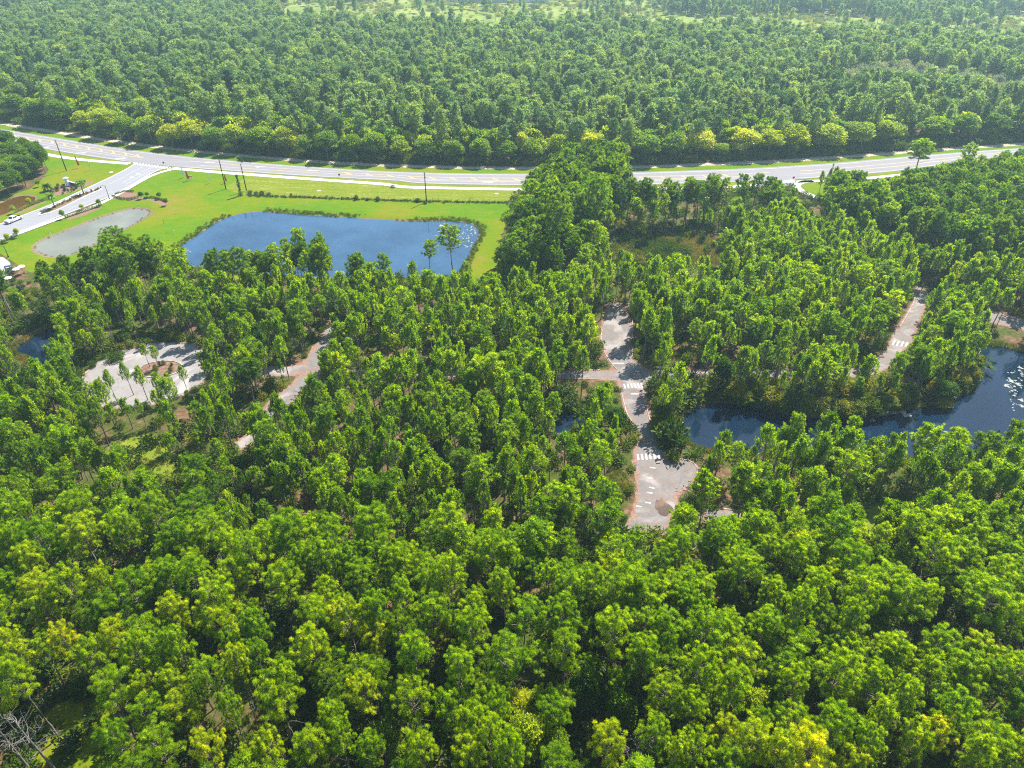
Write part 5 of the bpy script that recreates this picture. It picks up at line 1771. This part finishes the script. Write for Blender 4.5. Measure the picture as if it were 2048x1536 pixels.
# real-estate board beside the flags (plain)
b = at(381, 359)
r = thing('sign_board', 'small white sign board leaning beside the corner feather flags', 'sign', b, .3)
for s in (-.8, .8): MB().box((s, 0, .8), (.09, .09, 1.6)).build('post', M['white'], r)
MB().box((0, -.07, 1.05), (1.8, .05, 1.0)).build('panel', M['white'], r); MB().box((0, -.105, 1.25), (1.5, .015, .3)).build('red_band', M['redflag'], r)


def road_sign(x, y, ty, kind, lb):
    b = at(x, y); h = height_to(b, ty, 4)
    r = thing('road_sign', lb, 'road sign', b, 0, 'small road signs along the highway')
    MB().tube([(0, 0, 0), (0, 0, h)], [.04, .04], 6).build('post', M['steel'], r)
    n_ = 8 if kind == 'oct' else 4
    mb = MB(); R_ = .48; off = math.pi / n_
    fr = [(R_ * math.cos(off + 2 * math.pi * i / n_), -.06, h - .35 + R_ * math.sin(off + 2 * math.pi * i / n_)) for i in range(n_)]
    bk = [(p[0], -.03, p[2]) for p in fr]
    mb.add(fr + bk, [tuple(range(n_)), tuple(range(2 * n_ - 1, n_ - 1, -1))] + [(i, n_ + i, n_ + (i + 1) % n_, (i + 1) % n_) for i in range(n_)])
    mb.build('sign_plate', M['signred'] if kind == 'oct' else M['black_metal'], r)


road_sign(1586, 361, 353.5, 'oct', 'red octagonal sign at the side driveway crossing')
road_sign(328.5, 331, 323.5, 'dark', 'small dark-backed sign on a post at the entrance crosswalk')
road_sign(679, 355, 347.5, 'dark', 'small dark-backed sign on the verge above the blue pond')
for k, (x, y) in enumerate([(614, 413), (328, 447), (103.5, 472), (235, 462), (349, 468), (1418, 333), (118, 262)]):
    b = at(x, y)
    r = thing('marker_post', ['white marker post on the lawn between highway fence and blue pond', 'dark stake on the lawn right of the milky pond', 'white marker on the milky pond\'s upper bank', 'white marker at the milky pond\'s lower right bank', 'white marker near the blue pond\'s left corner', 'white marker on the sandy strip beyond the highway', 'white marker on the sandy strip near the first utility pole'][k],
              'marker post', b, 0, 'short marker posts')
    MB().tube([(0, 0, 0), (0, 0, 1.2)], [.06, .05], 8).build('post', M['timber'] if k == 1 else M['white'], r)
    MB().lathe([(.05, 0), (.09, .02), (.09, .12), (.03, .16)], 8, (0, 0, 1.2)).build('cap', M['timber'] if k == 1 else M['white'], r)

# field fence: posts and wire
r = thing('wire_fence', 'low wire fence on thin posts running across the lawn', 'fence', (0, 0, 0))
fq = resample(poly_at([(497, 391), (560, 393), (678, 397.5), (848, 403), (1030, 406)]), 44)
mb = MB()
for z in (.35, .75, 1.1):
    mb.tube([(*p, z) for p in fq], [.012] * len(fq), 4)
mb.build('wire', M['steel'], r)
for p in fq:
    MB().tube([(*p, 0), (*p, 1.25)], [.05, .045], 6).build('post', M['timber'], r)
b = at(943, 403)
r = thing('gate_frame', 'small dark open frame standing in the wire fence', 'gate', b)
for s in (-.6, .6): MB().box((s, 0, .65), (.1, .1, 1.3)).build('post', M['black_metal'], r)
MB().box((0, 0, 1.32), (1.35, .1, .09)).build('top_rail', M['black_metal'], r)

# monument sign
b = at(139, 373)
r = thing('entrance_monument', 'white sign tower with pale capped roof and curved wall at the entrance', 'monument', b, .1)
MB().box((-.6, .6, 1.5), (1.1, 1.1, 3.0), 0, 0, .86).build('tower', M['white'], r)
MB().box((-.6, .6, 3.08), (1.7, 1.7, .14)).box((-.6, .6, 3.3), (1.5, 1.5, .3), 0, 0, .35).build('tower_roof', M['roofblue'], r)
mb = MB(); vs = []
for i in range(13):
    t = i / 12; a = -0.2 + t * 1.0
    x = t * 4.2; yv = .5 - 1.4 * math.sin(t * 2.2) * .6; hh_ = 1.9 - .9 * t
    vs += [(x, yv, 0), (x, yv, hh_), (x, yv + .4, hh_), (x, yv + .4, 0)]
fs = []
for i in range(12):
    for j in range(3): fs.append((4 * i + j, 4 * i + 4 + j, 4 * i + 5 + j, 4 * i + 1 + j))
fs += [(0, 1, 2, 3), (51, 50, 49, 48)]
mb.add(vs, fs).build('wall', M['white'], r)
mb = MB(); vs = []
for i in range(9):
    t = .06 + .72 * i / 8; x = t * 4.2; yv = .5 - 1.4 * math.sin(t * 2.2) * .6 - .04; hh_ = 1.9 - .9 * t
    vs += [(x, yv, .25), (x, yv, hh_ - .2), (x, yv + .03, hh_ - .2), (x, yv + .03, .25)]
fs = []
for i in range(8):
    for j in range(3): fs.append((4 * i + j, 4 * i + 4 + j, 4 * i + 5 + j, 4 * i + 1 + j))
mb.add(vs, fs).build('name_panel', M['plaque'], r)

# boulders by the sign and storm-drain lids
for k, (x, y) in enumerate([(638, 382), (993, 388), (222, 345)]):
    o = MB().lathe([(.75, 0), (.75, .12), (.35, .14), (.35, .2), (.05, .22)], 18).build('drain_cover', M['concrete'], None)
    o.location = (*at(x, y), 0.02); tag(o, ['round concrete drain cover on the rough verge above the blue pond', 'round concrete drain cover near the fence\'s far end', 'round concrete drain cover on the lawn left of the entrance road'][k], 'drain cover', 'concrete drain covers')


# ------------------------------------------------------------------ pickup
def pickup(loc, rz):
    r = thing('pickup_truck', 'white crew-cab pickup driving down the entrance road', 'pickup truck', (*loc, 0.05), rz)
    # x forward, y left
    def shell(sections, mat, name, parent, bev=.04):
        mb = MB(); vs = []
        for (x, z0, z1, w0, w1) in sections:
            vs += [(x, -w0, z0), (x, w0, z0), (x, w1, z1), (x, -w1, z1)]
        fs = []
        for i in range(len(sections) - 1):
            a = 4 * i
            for j in range(4): fs.append((a + j, a + (j + 1) % 4, a + 4 + (j + 1) % 4, a + 4 + j))
        fs += [(3, 2, 1, 0), (4 * len(sections) - 4, 4 * len(sections) - 3, 4 * len(sections) - 2, 4 * len(sections) - 1)]
        mb.add(vs, fs)
        o = mb.build(name, mat, parent)
        bm_ = o.modifiers.new('b', 'BEVEL'); bm_.width = bev; bm_.segments = 2
        return o
    body = shell([(2.9, .50, .98, .88, .84), (2.75, .42, 1.10, .97, .92), (1.15, .42, 1.18, 1.0, .96), (1.10, .42, 1.18, 1.0, .96), (-1.05, .42, 1.20, 1.0, .97), (-1.10, .42, 1.20, 1.0, .97), (-2.80, .45, 1.18, 1.0, .97), (-2.9, .5, 1.12, .96, .93)], M['carpaint'], 'body', r)
    cabn = shell([(1.25, 1.16, 1.19, .93, .93), (.55, 1.16, 1.80, .93, .76), (-.85, 1.16, 1.83, .93, .77), (-1.15, 1.16, 1.25, .93, .92)], M['carpaint'], 'cab', r)
    mb = MB(); mb.add([(1.22, -.83, 1.23), (1.22, .83, 1.23), (.60, .70, 1.78), (.60, -.70, 1.78)], [(0, 1, 2, 3)]); mb.build('windshield', M['glass'], r)
    mb = MB(); mb.add([(-1.16, -.80, 1.27), (-.88, -.70, 1.77), (-.88, .70, 1.77), (-1.16, .80, 1.27)], [(0, 1, 2, 3)]); mb.build('rear_window', M['glass'], r)
    for s in (-1, 1):
        for x0, x1 in ((.98, .05), (-.02, -.82)):
            t0 = .935 * s; t1 = .775 * s
            xt0 = .50 if x0 > .5 else x0
            mb = MB(); mb.add([(x0, t0 + .012 * s, 1.25), (x1, t0 + .012 * s, 1.25), (x1, t1 + .016 * s, 1.75), (xt0, t1 + .016 * s, 1.75)], [(0, 1, 2, 3) if s > 0 else (3, 2, 1, 0)])
            mb.build('side_window', M['glass'], r)
    MB().box((-1.98, 0, 1.205), (1.55, 1.60, .03)).build('bed_floor', M['black_metal'], r)
    MB().box((2.93, 0, .80), (.06, 1.3, .32)).build('grille', M['black_metal'], r)
    MB().box((2.95, 0, .48), (.16, 1.8, .18)).build('bumper', M['steel'], r); MB().box((-2.97, 0, .52), (.16, 1.8, .18)).build('bumper', M['steel'], r)
    for s in (-1, 1):
        MB().box((2.90, s * .78, .85), (.1, .26, .24)).build('headlight', M['glasslamp'], r)
        MB().box((-2.91, s * .86, .95), (.08, .16, .36)).build('taillight', M['signred'], r)
        MB().box((.95, s * 1.12, 1.28), (.12, .2, .18)).build('mirror', M['carpaint'], r)
        for x in (1.85, -1.85):
            w_ = MB().tube([(x, s * .80, .40), (x, s * 1.03, .40)], [.40, .40], 20).build('wheel', M['rubber'], r)
            MB().tube([(x, s * 1.02, .40), (x, s * 1.045, .40)], [.22, .20], 14).build('rim', M['steel'], w_)


c0 = np.array(at(29, 442.5)); dr = np.array(at(10, 449)) - np.array(at(48, 433))
pickup(c0, math.atan2(dr[1], dr[0]))

# low dark cart at the plaza
b = at(21, 544)
r = thing('utility_cart', 'small dark blue cart parked at the plaza\'s shrub edge', 'cart', (*b, .05), .6)
MB().box((0, 0, .55), (2.2, 1.2, .45)).box((.8, 0, .85), (.5, 1.1, .25)).build('body', M['bluepaint'], r)
MB().box((-.1, 0, 1.85), (1.7, 1.2, .07)).build('canopy', M['bluepaint'], r)
for sx in (-.8, .65):
    for sy in (-.5, .5): MB().tube([(sx, sy, .7), (sx, sy, 1.85)], [.03, .03], 6).build('canopy_post', M['black_metal'], r)
for sx in (-.75, .75):
    for sy in (-.6, .6): MB().tube([(sx, sy - .08, .26), (sx, sy + .08, .26)], [.26, .26], 14).build('wheel', M['rubber'], r)
MB().box((-.25, 0, .92), (.5, 1.0, .3)).build('seat', M['black_metal'], r)
# white parasols beyond the rail
for k, (x, y) in enumerate([(38, 552), (48, 547), (8, 577), (22, 570)]):
    b = at(x, y)
    r = thing('patio_umbrella', ['white parasol nearest the pines beside the plaza', 'white parasol farthest along the plaza terrace', 'white parasol at the plaza\'s lower left', 'white parasol between the lower left one and the pines'][k], 'parasol', b, .4, 'white parasols beside the plaza')
    MB().tube([(0, 0, 0), (0, 0, 2.6)], [.04, .035], 8).build('pole', M['steel'], r)
    MB().lathe([(1.05, 2.2), (1.0, 2.28), (.55, 2.5), (.05, 2.7)], 8).build('canopy', M['white'], r)
    MB().lathe([(.35, 0), (.35, .08), (.08, .12)], 12).build('base', M['black_metal'], r)
r = thing('metal_rail', 'dark metal railing along the lower edge of the plaza', 'railing', (0, 0, 0))
rq = resample(poly_at([(32, 546), (18, 560), (-5, 577), (-40, 598)]), 26)
mb = MB(); mb.tube([(*p, 1.1) for p in rq], [.04] * len(rq), 6); mb.tube([(*p, .15) for p in rq], [.03] * len(rq), 6); mb.build('rail', M['black_metal'], r)
for p in rq: MB().tube([(*p, 0), (*p, 1.1)], [.04, .04], 6).build('post', M['black_metal'], r)

# ------------------------------------------------------------------ bare dead trees
def dead_tree(x, y, h, seed, lb, spread=.55):
    rg = np.random.default_rng(seed)
    tb = bent((0, 0, 0), (rg.normal() * .05, rg.normal() * .05, 1), h, .3, rg, 7, .05)
    r0 = .012 * h + .05
    tubes = [(tb, [r0 * (1 - .8 * i / 7) for i in range(8)])]
    for i in range(20):
        t = rg.uniform(.42, .98); a = i * 2.4
        p = np.array([np.interp(t, np.linspace(0, 1, 8), [q[j] for q in tb]) for j in range(3)])
        L = h * .28 * (1.15 - t) / .6 * rg.uniform(.6, 1.2) * spread * 2
        bp = bent(p, unit(np.array([math.cos(a), math.sin(a), .5])), L, .4, rg, 5, .22)
        tubes.append((bp, [.05, .04, .03, .024, .018, .012]))
        for j in range(4):
            q = bp[rg.integers(1, 5)]
            tubes.append((bent(q, unit(rg.normal(size=3) + [0, 0, .5]), L * .45, .3, rg, 3, .25), [.022, .018, .013, .008]))
    r = thing('dead_tree', lb, 'dead tree', at(x, y), rg.uniform(0, 6), 'bare dead trees')
    o = bpy.data.objects.new('bare_limbs', tube_mesh('bare_limbs', tubes, M['dead'], 8)); COL.objects.link(o); o.parent = r


dead_tree(118, 1550, 13, 1, 'bare grey dead tree in the lower left corner by the grassy gap')
dead_tree(62, 1540, 14, 2, 'leafless pale trunk left of the corner dead tree', .25)
dead_tree(1990, 1420, 13, 3, 'bare silvery dead tree among pines near the lower right edge', .9)
dead_tree(1255, 1580, 11, 4, 'small leafless tree right of the golden pine at the lower edge', .7)
dead_tree(275, 1290, 12, 5, 'grey snag between pines in the lower left', .5)
dead_tree(752, 800, 6, 6, 'charred leaning snag in the middle of the young pines', .4)

# ------------------------------------------------------------------ lake scum, rocks
mb = MB(); rg = np.random.default_rng(5)
SC_ = [(1812, 829, 9), (1745, 840, 5), (1787, 826, 4), (2016, 772, 6), (2022, 762, 5), (2036, 768, 5), (2042, 800, 4), (2044, 812, 4), (1955, 703, 5), (2040, 735, 4), (1900, 806, 3), (1850, 812, 3), (1418, 903, 4), (1365, 845, 3), (1364, 860, 3)]
SC_ += [(932 + rg.uniform(-14, 24), 450 + rg.uniform(0, 45), rg.uniform(.7, 2.0)) for _ in range(60)] + [(2030 + rg.uniform(-14, 16), 740 + rg.uniform(0, 85), rg.uniform(.8, 2.8)) for _ in range(40)] + [(882, 451, 4)] + [(365 + rg.uniform(-4, 16), 500 + rg.uniform(0, 10), rg.uniform(1, 2)) for _ in range(8)]
for (x, y, rp) in SC_:
    c_ = np.array(at(x, y, PW))
    if not any(inside(p, c_[None])[0] for p in (lake, blue)): continue
    sc_ = proj([[c_[0], c_[1], 0]])[0, 2] / FPX * rp
    m_ = 22; th_ = np.linspace(0, 2 * math.pi, m_, endpoint=False); rr2 = 1 + .25 * np.sin(th_ * 3 + x) + .15 * np.sin(th_ * 5 + y) + rg.normal(size=m_) * .22
    vs = [(c_[0], c_[1], PW + .012)] + [(c_[0] + sc_ * a_ * math.cos(t_), c_[1] + sc_ * 1.1 * a_ * math.sin(t_), PW + .012) for a_, t_ in zip(rr2, th_)]
    mb.add(vs, [(0, i + 1, (i + 1) % m_ + 1) for i in range(m_)])
tag(mb.build('pond_scum', M['scum']), 'pale floating scum patches on the lake and blue pond', None, None, 'stuff')
mb = MB()
for _ in range(45):
    x = 1374 + rg.normal() * 9; y = 978 + rg.normal() * 10
    p = at(x, y); s_ = rg.uniform(.08, .24)
    mb.lathe([(s_ * .8, -.05), (s_, s_ * .3), (s_ * .6, s_ * .8), (s_ * .1, s_)], 6, (*p, .03))
tag(mb.build('rubble', M['rock']), 'heap of pale rubble at the slab\'s right edge', None, None, 'stuff')

# ------------------------------------------------------------------ far buildings beyond the fields
def far_building(x, y, wpx, hgt, depth, lb, k):
    b = at(x, y); L = wpx * proj([[b[0], b[1], 0]])[0, 2] / FPX
    r = thing('long_building', lb, 'building', b, 0, 'pale buildings beyond the fields')
    MB().box((0, depth / 2, hgt / 2), (L, depth, hgt)).build('wall', M['white_conc'], r)
    mb = MB(); e = .8
    mb.add([(-L / 2 - e, -e, hgt), (L / 2 + e, -e, hgt), (L / 2 + e, depth + e, hgt), (-L / 2 - e, depth + e, hgt), (-L / 2 + 3, depth / 2, hgt + 3.2), (L / 2 - 3, depth / 2, hgt + 3.2)], [(0, 1, 5, 4), (1, 2, 5), (2, 3, 4, 5), (3, 0, 4), (3, 2, 1, 0)])
    mb.build('roof', M['roof'], r)
    m_ = max(3, int(L / 7))
    for i in range(m_):
        x_ = -L / 2 + (i + .5) * L / m_
        MB().box((x_, -.03, hgt * .55), (1.8, .12, 1.5)).build('window' if i % 3 else 'door', M['glass'], r)


for k, (x, y, w_) in enumerate([(725, 2.5, 60), (905, 4, 90), (985, 5, 70), (1060, 5, 75), (455, 1, 30)]):
    far_building(x, y, w_, 5.5, 14, ['low pale building far beyond the fields, leftmost of the row', 'long low white building far beyond the fields, second of the row', 'white building in the middle of the far row', 'white building at the right end of the far row', 'small pale building far beyond the forest, apart from the row'][k], k)
